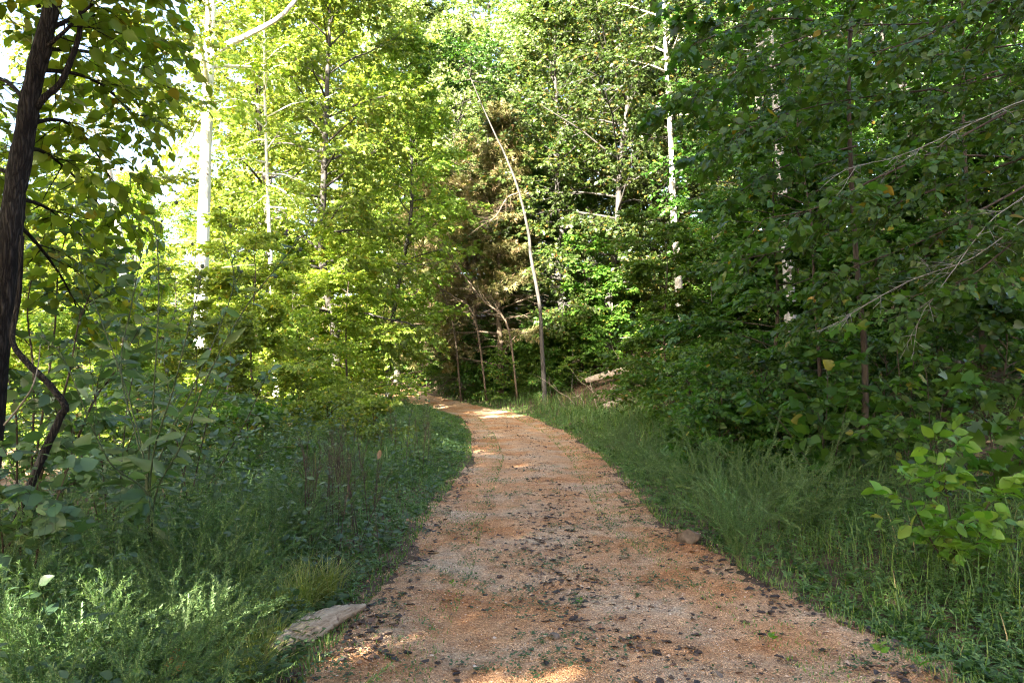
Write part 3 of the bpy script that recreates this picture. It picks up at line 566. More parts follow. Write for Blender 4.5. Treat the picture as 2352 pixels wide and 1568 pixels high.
def right_overhang():
    b = Vector((7.6, 8.6, float(height(7.6, 8.6)) - .1)); rs = np.random.default_rng(51)
    e = empty('overhanging_tree', b, 'tree outside the right edge whose thin leafy boughs hang across the upper right', 'tree')
    def r(px, py, Y): return np.array([PX(px, Y) - b.x, Y - b.y, ZP(py, Y) - b.z])
    g = Geo(); tube(g, smooth_path([(0, 0, -.2), (0, 0, 1.5), (-.1, 0, 3), (0, .1, 5), (.1, 0, 8)], 30), np.linspace(.17, .05, 30), 12, .03, rs)
    obj('trunk', g.mesh('trunk', M['bark_grey'], True), e)
    lf, g = [], Geo()
    lines = [[(2640, 120, 8.6), (2400, 215, 7.8), (2300, 265, 7.4), (2150, 345, 7.2), (1990, 420, 7.0), (1880, 475, 6.8), (1760, 500, 6.9)],
             [(2640, 60, 8.6), (2400, 140, 8.4), (2200, 190, 8.2), (2000, 215, 8.0), (1830, 250, 8.0), (1700, 300, 8.2)],
             [(2640, -60, 8.6), (2380, 0, 8.2), (2150, 40, 8.0), (1950, 50, 8.2), (1760, 110, 8.6), (1600, 190, 9)],
             [(2640, 200, 8.6), (2420, 330, 8.4), (2250, 400, 8.6), (2050, 470, 8.8), (1850, 560, 9.2), (1680, 600, 9.5)],
             [(2640, 230, 8.6), (2400, 400, 7.6), (2280, 470, 7.2), (2150, 540, 7.2), (2000, 600, 7.4), (1860, 640, 7.6)],
             [(2640, -150, 8.6), (2350, -120, 9.2), (2100, -60, 9.6), (1850, -20, 10), (1620, 60, 10.5)],
             [(2640, 300, 8.6), (2400, 500, 9.2), (2200, 590, 9.6), (2020, 640, 10), (1850, 720, 10.4)],
             [(2640, 0, 8.6), (2420, 80, 9.4), (2200, 110, 10), (1980, 150, 10.4), (1780, 200, 10.8), (1560, 240, 11.2)],
             [(2640, 150, 8.6), (2440, 240, 9.6), (2260, 300, 10.2), (2080, 330, 10.8), (1900, 370, 11.2), (1720, 420, 11.6)],
             [(2640, 330, 8.6), (2440, 480, 7.4), (2330, 560, 7.0), (2220, 640, 6.8), (2100, 680, 6.8)],
             [(2640, -100, 8.6), (2400, -60, 7.4), (2260, 10, 7.2), (2120, 80, 7.2), (1980, 120, 7.4)]]
    for k, ln in enumerate(lines):
        pts = smooth_path([r(*p) for p in ln], 22)
        foliate(g, lf, pts, .014, .004, rs, 26, .8, 7, .28, 8, .095, .32, .28, .10, 6, True, .45, .8)
    obj('boughs', g.mesh('boughs', M['twig_red']), e)
    leaf_objects(e, b, cat(lf), 'ovate', M['leaf_deep'], 300, minpx=7)
    # bare dead twigs hanging below
    for ln in ([(2460, 380, 7), (2330, 470, 6.8), (2240, 560, 6.6), (2180, 640, 6.5), (2120, 720, 6.5), (2090, 775, 6.5)], [(2400, 470, 7), (2250, 590, 6.7), (2110, 640, 6.6), (1990, 705, 6.6), (1930, 745, 6.6)],
               [(2420, 200, 6.6), (2330, 250, 6.4), (2180, 320, 6.3), (2060, 370, 6.3), (1960, 395, 6.3)]):
        g = Geo(); foliate(g, [], smooth_path([r(*p) for p in ln], 20) + np.cumsum(rs.normal(0, .006, (20, 3)), 0), .0055, .002, rs, 12, .4, 4, .14, 0, .1, .25, .1, .3, 5, True)
        obj('dead_twig', g.mesh('dead_twig', M['twig_pale']), e)
right_overhang()

def maple_bough():
    b = Vector((4.6, 10.5, float(height(4.6, 10.5)) - .1)); rs = np.random.default_rng(52)
    e = empty('lobed_leaf_tree', b, 'young maple with large lobed dark leaves hanging left of the blotched trunk', 'tree')
    def r(px, py, Y): return np.array([PX(px, Y) - b.x, Y - b.y, ZP(py, Y) - b.z])
    g = Geo(); tube(g, smooth_path([(0, 0, -.2), (.05, 0, 1.5), (0, .1, 3), (-.1, 0, 5), (0, 0, 7)], 30), np.linspace(.05, .02, 30), 9, .03, rs)
    obj('trunk', g.mesh('trunk', M['bark_brown'], True), e)
    lf, g = [], Geo()
    for ln in ([(1976, 120, 10.5), (1860, 120, 10), (1740, 160, 9.6), (1620, 210, 9.4), (1530, 240, 9.4)], [(1976, 60, 10.5), (1850, 30, 10), (1730, 40, 9.8), (1600, 90, 9.6)],
               [(1976, 200, 10.5), (1850, 220, 10.2), (1740, 270, 10), (1640, 330, 10)], [(1976, 0, 10.5), (1860, -60, 10.2), (1720, -40, 10), (1560, 10, 9.8)], [(1976, 330, 10.5), (1860, 360, 10.4), (1760, 400, 10.2), (1690, 450, 10)]):
        foliate(g, lf, smooth_path([r(*p) for p in ln], 16), .016, .005, rs, 9, .6, 4, .25, 5, .15, .22, .25, .2, 5, True, .5, .5)
    obj('boughs', g.mesh('boughs', M['twig_red']), e)
    leaf_objects(e, b, cat(lf), 'lobed', M['leaf_deep'], 300, minpx=8)
maple_bough()

# ------------------------------------------------------------------ low plants
def plant(name, px, Y, label, ctrl, tpl, mat, leaf, seed, nsub=7, sublen=.35, ntw=4, twl=.14, nlv=4, r=.008, category='shrub', limit=300, minpx=9, fall=.35, flat=.25, stemmat='bark_brown', tilt=.8):
    """shrub whose stems run through the pixel points (px, py, depth)"""
    b = on_ground(px, Y, -.03); rs = np.random.default_rng(seed)
    e = empty(name, b, label, category)
    lf = []; g = Geo()
    for ln in ctrl:
        pts = [np.array([rs.normal(0, .06), rs.normal(0, .06), -.05])] + [np.array([PX(x, d) - b.x, d - b.y, ZP(y, d) - b.z]) for x, y, d in ln]
        foliate(g, lf, smooth_path(pts, 14), r, r * .3, rs, nsub, sublen, ntw, twl, nlv, leaf, flat, .2, .3, 5, True, fall, tilt)
    obj('stems', g.mesh('stems', M[stemmat]), e)
    leaf_objects(e, b, cat(lf), tpl, mat, limit, minpx=minpx)
    return e
plant('bright_shrub', 2190, 5.8, 'bright fresh green shrub with broad leaves at the lower right edge',
      [[(2170, 1150, 5.8), (2150, 1050, 5.7)], [(2110, 1200, 5.6), (2080, 1120, 5.5)], [(2250, 1180, 5.7), (2290, 1120, 5.6)], [(2200, 1220, 5.5), (2230, 1190, 5.3)], [(2320, 1230, 5.7), (2380, 1180, 5.6)], [(2140, 1180, 5.9), (2180, 1010, 5.9)]],
      'ovate', M['leaf_lime'], .105, 61, 7, .28, 4, .10, 3)
plant('bright_sprig', 2080, 9.0, 'sprig of yellow-green lobed leaves catching light on the dark right-hand bank',
      [[(2060, 800, 9), (2030, 735, 8.8), (1950, 740, 8.6)], [(2100, 800, 9), (2110, 730, 8.8), (2080, 690, 8.7)]], 'lobed', M['leaf_lime'], .13, 62, 5, .35, 3, .12, 3)  # the sprig's lit look comes from its lighter leaf colour
plant('creeping_shrub', 2290, 7.2, 'broad-leaved dull green shrub on the bank at the right edge',
      [[(2270, 1000, 7.2), (2230, 900, 7)], [(2320, 960, 7.2), (2360, 880, 7)], [(2200, 1050, 7), (2150, 1000, 6.9)], [(2340, 1050, 7), (2390, 1000, 6.9)]], 'lobed', M['leaf_deep'], .16, 63, 6, .4, 3, .15, 3)
plant('vine_shrub', 1900, 9.2, 'mound of dull green broad leaves above the feathery plants on the right bank',
      [[(1880, 960, 9.2), (1830, 880, 9)], [(1940, 940, 9.2), (1960, 850, 9)], [(1800, 980, 9), (1740, 930, 8.9)], [(2000, 960, 9.1), (2060, 890, 9)], [(1900, 900, 9.6), (1890, 820, 9.8)]], 'heart', M['leaf_deep'], .13, 64, 7, .45, 4, .16, 4, minpx=7)
plant('vine_shrub', 2120, 8.4, 'dark leafy mound in front of the slim grey-brown trunk',
      [[(2100, 960, 8.4), (2050, 900, 8.2)], [(2160, 940, 8.4), (2200, 860, 8.3)], [(2060, 1010, 8.2), (2000, 980, 8.1)], [(2130, 900, 8.7), (2120, 830, 8.8)]], 'ovate', M['leaf_deep'], .12, 65, 7, .42, 4, .16, 4, minpx=7)
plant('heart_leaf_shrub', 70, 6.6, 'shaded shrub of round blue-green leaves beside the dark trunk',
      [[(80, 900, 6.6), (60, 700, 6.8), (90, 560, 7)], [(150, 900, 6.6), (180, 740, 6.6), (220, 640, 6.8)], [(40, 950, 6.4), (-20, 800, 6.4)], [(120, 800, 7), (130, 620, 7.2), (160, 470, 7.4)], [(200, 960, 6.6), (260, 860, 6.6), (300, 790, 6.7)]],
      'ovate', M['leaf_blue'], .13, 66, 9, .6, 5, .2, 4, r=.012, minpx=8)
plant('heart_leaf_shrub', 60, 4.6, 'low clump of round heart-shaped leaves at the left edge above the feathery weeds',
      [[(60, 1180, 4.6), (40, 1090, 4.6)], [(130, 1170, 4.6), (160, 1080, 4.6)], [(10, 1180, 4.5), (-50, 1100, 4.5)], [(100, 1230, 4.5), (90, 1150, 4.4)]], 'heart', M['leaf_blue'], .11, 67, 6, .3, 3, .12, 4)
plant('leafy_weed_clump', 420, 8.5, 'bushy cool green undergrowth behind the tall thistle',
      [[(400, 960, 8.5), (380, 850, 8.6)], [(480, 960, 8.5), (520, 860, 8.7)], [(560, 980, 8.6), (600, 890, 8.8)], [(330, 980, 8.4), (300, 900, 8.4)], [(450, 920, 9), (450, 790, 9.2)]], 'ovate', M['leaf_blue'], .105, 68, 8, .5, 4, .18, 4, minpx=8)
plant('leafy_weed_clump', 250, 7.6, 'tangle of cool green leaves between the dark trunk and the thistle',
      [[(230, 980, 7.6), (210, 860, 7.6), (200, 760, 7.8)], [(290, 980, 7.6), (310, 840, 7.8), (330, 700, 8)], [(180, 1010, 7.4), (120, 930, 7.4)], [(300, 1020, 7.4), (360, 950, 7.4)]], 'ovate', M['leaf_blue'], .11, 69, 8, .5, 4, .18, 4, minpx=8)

# shrubs copied along both sides
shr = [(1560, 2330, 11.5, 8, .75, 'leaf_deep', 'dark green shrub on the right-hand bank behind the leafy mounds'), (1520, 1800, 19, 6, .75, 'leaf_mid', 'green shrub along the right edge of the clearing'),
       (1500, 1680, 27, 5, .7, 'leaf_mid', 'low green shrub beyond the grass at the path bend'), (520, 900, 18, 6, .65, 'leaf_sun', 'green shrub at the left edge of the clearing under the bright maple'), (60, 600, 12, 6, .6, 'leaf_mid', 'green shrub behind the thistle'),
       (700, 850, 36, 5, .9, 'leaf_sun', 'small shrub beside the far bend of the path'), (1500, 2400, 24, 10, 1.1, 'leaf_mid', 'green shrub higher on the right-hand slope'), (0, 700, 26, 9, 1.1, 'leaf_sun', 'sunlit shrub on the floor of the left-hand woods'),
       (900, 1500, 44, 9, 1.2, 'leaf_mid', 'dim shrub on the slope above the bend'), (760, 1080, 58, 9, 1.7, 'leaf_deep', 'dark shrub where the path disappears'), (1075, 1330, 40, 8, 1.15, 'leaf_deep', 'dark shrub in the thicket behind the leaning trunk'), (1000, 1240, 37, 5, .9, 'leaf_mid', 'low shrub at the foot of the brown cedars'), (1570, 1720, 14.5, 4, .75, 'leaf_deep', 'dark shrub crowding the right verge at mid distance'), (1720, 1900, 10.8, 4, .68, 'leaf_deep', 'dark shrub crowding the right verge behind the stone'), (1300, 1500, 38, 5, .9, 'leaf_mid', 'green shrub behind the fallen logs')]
for a, bb, Y, n, sc, mt, lab in shr:
    for i in range(n):
        px = a + (bb - a) * (i + .5 + rsg.uniform(-.35, .35)) / n
        tree_at('shrub', ('shrub', 'shrub2')[i % 2], px, Y * rsg.uniform(.9, 1.1), lab + ', ' + place_word(i, n), 'shrubs of the undergrowth', sc * rsg.uniform(.75, 1.25), M[mt], category='shrub', trunk='stems', crown='foliage')

# feathery wand-like weeds (each one plant: stems + tiny leaflets)
def wand_plant(seed, n=13, L=1.15, spread=1.1, leaf=.028):
    rs = np.random.default_rng(seed); g = Geo(); lf = []
    for i in range(n):
        az = rs.uniform(0, 6.28); ln = L * rs.uniform(.6, 1.15); lean = spread * rs.uniform(.2, 1.1)
        w = np.linspace(0, 1, 14)[:, None]
        d = np.array([math.cos(az), math.sin(az), 0])
        pts = d * (.03 + ln * lean * w ** 1.6 * .8) + UP * ln * (w - .38 * lean * w ** 2.2) + rs.normal(0, .008, (14, 3))
        tube(g, pts, np.linspace(.0032, .0012, 14), 4, cap=False)
        def dress(p, u0, step, sz):
            l = np.linalg.norm(np.diff(p, axis=0), axis=1).sum(); m = max(4, int(l / step)); u = np.linspace(u0, 1, m)
            q, t = interp_path(p, u)
            for k in range(3):
                rd = rs.normal(size=(m, 3)); rd = nrm(rd - (rd * t).sum(-1, keepdims=True) * t)
                lf.append((q, t * .75 + rd * .8, rd * -.5 + t + UP * .3 + rs.normal(0, .2, (m, 3)), sz * rs.uniform(.6, 1.2, m)))
        dress(pts, .15, .013, leaf)
        for j in range(8):
            u = rs.uniform(.35, .92); q, t = interp_path(pts, np.array([u])); rd = rs.normal(size=3) + UP * .5
            dd = nrm(t[0] * .8 + nrm(rd) * .6); l2 = ln * .26 * rs.uniform(.5, 1.2); ww = np.linspace(0, 1, 5)[:, None]
            p2 = q[0] + dd * l2 * ww + UP * .06 * l2 * ww ** 2
            prisms(g, p2[:-1], p2[1:], np.full(4, .0012), np.full(4, .0008)); dress(p2, .1, .012, leaf * .85)
    gl = Geo(); leaves_geo(gl, 'thin', *[np.concatenate([l[i] for l in lf]) for i in range(4)])
    return g.mesh('stems', M['stem']), gl.mesh('foliage', M['lesp'])
W = [wand_plant(70), wand_plant(71, 10, 1.25, 1.25), wand_plant(72, 15, .9, .9), wand_plant(73, 11, 1.3, 1.35)]
def wand_at(i, px, Y, sc, label, group):
    stand('feathery_weed', W[i % 4], on_ground(px, Y, -.02), label, group, rsg.uniform(0, 6.28), sc, None, 'weed', 'foliage', 'stems')
WL, WR = 'feathery weeds at the lower left', 'feathery weeds along the right edge of the path'
lw = [(-60, 3.0), (60, 2.9), (180, 3.1), (300, 3.2), (400, 3.3), (-30, 3.6), (100, 3.7), (230, 3.8), (350, 3.9), (450, 4.0), (500, 4.2), (-60, 4.4), (60, 4.5), (190, 4.6), (310, 4.7), (420, 4.8), (490, 5.0), (620, 5.9), (250, 5.5), (380, 5.6), (500, 5.8), (600, 6.4), (700, 6.8), (120, 5.4)]
for i, (px, Y) in enumerate(lw):
    wand_at(i, px + rsg.uniform(-30, 30), Y, rsg.uniform(.55, .85), 'feathery fine-leaved weed in the mass at the lower left' if Y < 4.3 else 'feathery fine-leaved weed below the tall thistle', WL)
rw = [(1530, 10.5), (1590, 10.2), (1490, 11.5), (1560, 9.4), (1620, 9.1), (1690, 9.4), (1615, 8.4), (1680, 8.2), (1750, 8.2), (1670, 7.4), (1720, 7.2), (1790, 7.4), (1850, 7.6), (1500, 12.5), (1450, 13.5), (1430, 15), (1400, 17), (1700, 6.7)]
for i, (px, Y) in enumerate(rw):
    wand_at(i + 1, px + rsg.uniform(-20, 20), Y, rsg.uniform(.6, .95), 'feathery arching weed leaning over the right edge of the path', WR)

# tall thistle on the left
def thistle():
    Y0 = 5.6; b = on_ground(345, Y0, -.03); rs = np.random.default_rng(80)
    e = empty('tall_thistle', b, 'tall thistle with long drooping leaves and round buds at the left', 'plant')
    def r(px, py, Y): return np.array([PX(px, Y) - b.x, Y - b.y, ZP(py, Y) - b.z])
    stems = [[(345, 1100, 5.6), (355, 900, 5.55), (362, 700, 5.5), (357, 570, 5.5), (345, 500, 5.5)], [(360, 1150, 5.6), (420, 1020, 5.5), (480, 860, 5.4), (560, 710, 5.3), (640, 605, 5.25), (690, 540, 5.2)],
             [(345, 1120, 5.6), (300, 920, 5.7), (240, 760, 5.8), (205, 670, 5.9), (170, 580, 6)], [(352, 1080, 5.5), (400, 890, 5.3), (440, 720, 5.2), (460, 640, 5.15)],
             [(350, 1120, 5.7), (440, 900, 5.8), (500, 760, 5.9), (535, 640, 6.0), (505, 545, 6.0)], [(340, 1100, 5.7), (280, 860, 5.9), (300, 700, 6.0), (325, 560, 6.0)], [(350, 1150, 5.4), (250, 1050, 5.2), (150, 830, 5.1), (90, 770, 5.1)]]
    lf, tips = [], []
    for si, ln in enumerate(stems):
        pts = smooth_path([np.array([rs.normal(0, .03), rs.normal(0, .03), -.05])] + [r(*p) for p in ln], 40)
        g = Geo(); tube(g, pts, np.linspace(.008, .003, 40), 6); st = obj('stem', g.mesh('stem', M['stem_dark'], True), e)
        n = 19; u = np.linspace(.22, .92, n); q, t = interp_path(pts, u)
        az = np.arange(n) * 2.4 + rs.uniform(0, 6); d = np.stack([np.cos(az), np.sin(az), rs.uniform(-.7, .45, n)], -1)
        lf.append((q, d + rs.normal(0, .15, (n, 3)), UP * .5 + d * .35 + rs.normal(0, .8, (n, 3)), (.30 - .20 * u) * rs.uniform(.8, 1.25, n)))
        g = Geo()
        for k in range(9):
            uu = rs.uniform(.62, 1.0); q, t = interp_path(pts, np.array([uu])); dd = nrm(t[0] + rs.normal(0, .55, 3) + UP * .3); l = rs.uniform(.12, .3)
            p2 = q[0] + dd * l * np.linspace(0, 1, 4)[:, None] + UP * .04 * np.linspace(0, 1, 4)[:, None] ** 2
            prisms(g, p2[:-1], p2[1:], np.full(3, .0018), np.full(3, .0012)); tips.append((p2[-1], dd))
            lf.append((p2[:2], rs.normal(0, 1, (2, 3)) + UP * .3, UP + rs.normal(0, .4, (2, 3)), rs.uniform(.05, .09, 2)))
        o = obj('branchlets', g.mesh('branchlets', M['stem_dark']), st); o['kind'] = 'stuff'
    # bud: a small scaly egg
    g = Geo(); tube(g, np.array([[0, 0, z] for z in (0, .15, .45, .8, 1.0)]), np.array([.12, .38, .48, .34, .18]), 8, .06, rs); bud = g.mesh('bud', M['bud'], False)
    g = Geo(); a = np.linspace(0, 6.28, 40); dd = np.stack([np.cos(a * 5) * .5, np.sin(a * 5) * .5, np.ones(40)], -1)
    leaves_geo(g, 'thin', np.tile([0, 0, .8], (40, 1)), dd, rs.normal(size=(40, 3)), np.full(40, .7)); bloom = g.mesh('bloom', M['purple'])
    for i, (p, d) in enumerate(tips):
        o = obj('bud', bud, e, Vector(p)); o.scale = (.021,) * 3 if i % 3 else (.029,) * 3
        o.rotation_euler = Vector(d).to_track_quat('Z', 'Y').to_euler()
        if i in (12, 31): obj('bloom', bloom, o)
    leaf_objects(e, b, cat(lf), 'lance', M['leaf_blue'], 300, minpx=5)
thistle()

# dry brown stalks
rs = np.random.default_rng(85)
def dry_stalk(seed):
    r_ = np.random.default_rng(seed); g = Geo(); H = 1.0
    pts = smooth_path([(0, 0, -.05), (.02, .01, .4), (.03, .04, .75), (.06, .05, H)], 14); tube(g, pts, np.linspace(.006, .002, 14), 5)
    for i in range(16):
        u = r_.uniform(.4, .98); q, t = interp_path(pts, np.array([u])); d = nrm(t[0] * 1.2 + r_.normal(0, .5, 3)); p1 = q[0] + d * r_.uniform(.08, .25)
        prisms(g, q, p1[None], np.full(1, .002), np.full(1, .001))
        for k in range(3):
            p2 = q[0] + (p1 - q[0]) * r_.uniform(.4, 1); prisms(g, p2[None], (p2 + nrm(d + r_.normal(0, .4, 3)) * .07)[None], np.full(1, .0014), np.full(1, .0008))
    return g.mesh('dry_stalk', M['twig_red'])
DS = [dry_stalk(i) for i in (1, 2, 3)]
for i in range(46):
    Y = rs.uniform(6.3, 11); px = rs.uniform(690, 880) if i < 34 else rs.uniform(880, 1000)
    if i >= 34: Y = rs.uniform(12, 17)
    o = obj('dry_stalk', DS[i % 3], None, on_ground(px, Y)); o.rotation_euler = (rs.normal(0, .1), rs.normal(0, .1), rs.uniform(0, 6)); s = rs.uniform(.6, .95); o.scale = (s, s, s)
    tag(o, 'thin dry brown stalk standing among the green weeds left of the path', 'stalk', 'dry stalks left of the path')

# ------------------------------------------------------------------ ground cover (uncountable): grass, weeds, litter, gravel
def scatter(rs, n, y0, y1, e0, e1, side, power=1.6):
    Y = np.exp(rs.uniform(math.log(y0), math.log(y1), n)); e = e0 + (e1 - e0) * rs.random(n) ** power
    X = pl(Y) - e if side < 0 else pr(Y) + e
    k = np.abs(X / Y) < .75
    return X[k], Y[k], e[k]
def clump(x, y, f): return .5 + .5 * np.sin(x * f + 2 * np.sin(y * f * .7)) * np.sin(y * f * 1.1 + 1.3 * np.sin(x * f * .6))
def grass_mesh(seed, n, y0, y1, e0, e1, sides, hmin, hmax, name, label):
    rs = np.random.default_rng(seed); g = Geo()
    for side in sides:
        X, Y, e = scatter(rs, n, y0, y1, e0, e1, side)
        k = rs.random(len(X)) < .25 + .75 * clump(X, Y, 2.2); X, Y, e = X[k], Y[k], e[k]; m = len(X)
        hgt = (hmin + (hmax - hmin) * sstep(-.1, 1.3, e)) * rs.uniform(.45, 1.25, m) * (.7 + .6 * clump(X, Y, 1.1))
        az = rs.uniform(0, 6.28, m); d = np.stack([np.cos(az), np.sin(az), np.zeros(m)], -1); lean = rs.uniform(.15, .8, m)[:, None]
        p0 = np.stack([X, Y, height(X, Y) - .01], -1); sd = np.stack([-np.sin(az), np.cos(az), np.zeros(m)], -1)
        wd = (.0014 + .00032 * np.minimum(Y, 25))[:, None] * rs.uniform(.7, 1.4, (m, 1)); h = hgt[:, None]
        def at(t): return p0 + UP * h * (t - .35 * lean * t ** 2.5) + d * h * lean * t ** 1.8
        V = np.stack([p0 - sd * wd, p0 + sd * wd, at(.45) - sd * wd * .9, at(.45) + sd * wd * .9, at(.78) - sd * wd * .6, at(.78) + sd * wd * .6, at(1.0)], 1)
        o = np.arange(m)[:, None] * 7
        g.add(V, np.concatenate([o + [0, 1, 3, 2], o + [2, 3, 5, 4]]), o + [4, 5, 6])
    o = obj(name, g.mesh(name, M['grass'])); tag(o, label, 'grass', None, 'stuff')
grass_mesh(90, 30000, 2.6, 42, -.12, 3.2, (-1, 1), .07, .46, 'grass', 'green grass growing along both edges of the path')
grass_mesh(91, 8000, 2.6, 30, -.75, .15, (-1, 1), .02, .07, 'grass', 'sparse short grass creeping into the gravel')
def weed_mesh(seed, n, side, mat, tpl, leaf, hmin, hmax, name, label, e1=5.0, y1=36, nl=9, up=.35):
    rs = np.random.default_rng(seed); X, Y, e = scatter(rs, n, 2.6, y1, .02, e1, side, 1.25)
    k = rs.random(len(X)) < .3 + .7 * clump(X, Y, 1.3); X, Y, e = X[k], Y[k], e[k]; m = len(X)
    h = (hmin + (hmax - hmin) * sstep(0, 1.4, e)) * rs.uniform(.5, 1.2, m) * (.6 + .8 * clump(X + 5, Y, .9))
    p0 = np.stack([X, Y, height(X, Y) - .02], -1); ln = rs.normal(0, .25, (m, 3)); ln[:, 2] = 1; d = nrm(ln) * h[:, None]
    g = Geo(); prisms(g, p0, p0 + d, np.full(m, .0025), np.full(m, .001))
    t = np.linspace(.25, 1, nl)[None] + rs.normal(0, .03, (m, nl)); q = p0[:, None] + d[:, None] * t[..., None]
    az = rs.uniform(0, 6.28, (m, 1)) + np.arange(nl)[None] * 2.4
    ax = np.stack([np.cos(az), np.sin(az), np.full_like(az, up) + rs.normal(0, .2, az.shape)], -1)
    sz = leaf * rs.uniform(.6, 1.25, (m, nl)) * (1 + .02 * np.maximum(Y - 8, 0))[:, None] * (1.15 - .5 * t)
    leaves_geo(g, tpl, q.reshape(-1, 3), ax.reshape(-1, 3), (UP + rs.normal(0, .35, (m, nl, 3))).reshape(-1, 3), sz.ravel())
    o = obj(name, g.mesh(name, M[mat])); tag(o, label, 'weeds', None, 'stuff')
weed_mesh(92, 9000, -1, 'forb', 'thin', .085, .08, .55, 'weeds', 'dense low green weeds left of the path')
weed_mesh(93, 13000, 1, 'forb', 'thin', .075, .06, .42, 'weeds', 'dense stilt-like grassy weeds right of the path', 6.5)
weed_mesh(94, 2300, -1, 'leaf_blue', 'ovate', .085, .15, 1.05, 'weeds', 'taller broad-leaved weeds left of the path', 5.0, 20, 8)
weed_mesh(95, 1500, 1, 'leaf_deep', 'ovate', .07, .10, .55, 'weeds', 'taller broad-leaved weeds at the foot of the right bank', 5.0, 24, 8)

def litter():
    rs = np.random.default_rng(96)
    n = 16000; Y = rs.uniform(6, 60, n); X = rs.uniform(-.75, .75, n) * Y; k = (X > pr(Y) + 2) | (X < pl(Y) - 2.5); X, Y = X[k], Y[k]; m = len(X)
    p = np.stack([X, Y, height(X, Y) + .015], -1); g = Geo()
    leaves_geo(g, 'dia', p, np.stack([rs.normal(size=m), rs.normal(size=m), rs.normal(0, .25, m)], -1), UP + rs.normal(0, .35, (m, 3)), rs.uniform(.06, .15, m))
    tag(obj('leaf_litter', g.mesh('leaf_litter', M['litter'])), 'brown fallen leaves covering the forest floor', 'leaf litter', None, 'stuff')
    # gravel grains
    n = 26000; Y = np.exp(rs.uniform(math.log(2.8), math.log(14), n)); s = rs.random(n); X = pl(Y) - .1 + (pr(Y) - pl(Y) + .2) * s
    sz = rs.uniform(.0025, .006, n) * (1 + (rs.random(n) < .03) * rs.uniform(.6, 2.2, n))
    oc = np.array([[1, 0, 0], [-1, 0, 0], [0, 1, 0], [0, -1, 0], [0, 0, .7], [0, 0, -.7]]); f = np.array([[0, 2, 4], [2, 1, 4], [1, 3, 4], [3, 0, 4]])
    th = rs.uniform(0, 6.28, n); c, s_ = np.cos(th)[:, None], np.sin(th)[:, None]
    j = rs.uniform(.6, 1.3, (n, 6))
    V = np.stack([oc[None, :, 0] * c - oc[None, :, 1] * s_, oc[None, :, 0] * s_ + oc[None, :, 1] * c, np.repeat(oc[None, :, 2], n, 0)], -1) * (j * sz[:, None])[..., None]
    ss = s
    z = height(X, Y) - .03 * np.exp(-((ss - .30) / .1) ** 2) - .03 * np.exp(-((ss - .72) / .1) ** 2) + .012 * np.sin(X * 3.1 + Y * .7) * np.sin(Y * 2.3) + .002
    V = V + np.stack([X, Y, z], -1)[:, None]
    g = Geo(); g.add(V, (np.arange(n)[:, None, None] * 6 + f).reshape(-1, 3))
    tag(obj('gravel', g.mesh('gravel', M['pebble'])), 'loose orange and pale granite grit on the path', 'gravel', None, 'stuff')
litter()
def path_z(X, Y):
    s = (X - pl(Y)) / (pr(Y) - pl(Y))
    return height(X, Y) - .03 * np.exp(-((s - .30) / .1) ** 2) - .03 * np.exp(-((s - .72) / .1) ** 2) + .012 * np.sin(X * 3.1 + Y * .7) * np.sin(Y * 2.3) + .004

# dead leaves: the 300 that show largest as things, smaller scraps as one mass
def curled_leaf(seed):
    r_ = np.random.default_rng(seed); n, k = 6, 4; g = Geo()
    y = np.linspace(0, 1, n); w = .42 * np.sin(np.pi * (y * .9 + .06)) ** .8 * r_.uniform(.7, 1.1, n); cu = r_.uniform(.15, 1.5) * r_.choice([-1, 1]); cl = r_.uniform(-.9, .9)
    V = []
    for i in range(n):
        for j in range(k):
            s = (j / (k - 1) * 2 - 1); a = s * cu
            V.append([w[i] * math.sin(a) / max(abs(cu), .3) * r_.uniform(.75, 1.1), y[i] - .5, w[i] * (1 - math.cos(a)) / max(abs(cu), .3) * np.sign(cu) + .25 * cl * (y[i] - .5) ** 2 * 2 + r_.normal(0, .02)])
    V = np.array(V); V[:, 2] -= V[:, 2].min()
    i = (np.arange(n - 1)[:, None] * k + np.arange(k - 1)[None]).ravel(); g.add(V, np.stack([i, i + 1, i + k + 1, i + k], -1))
    return g
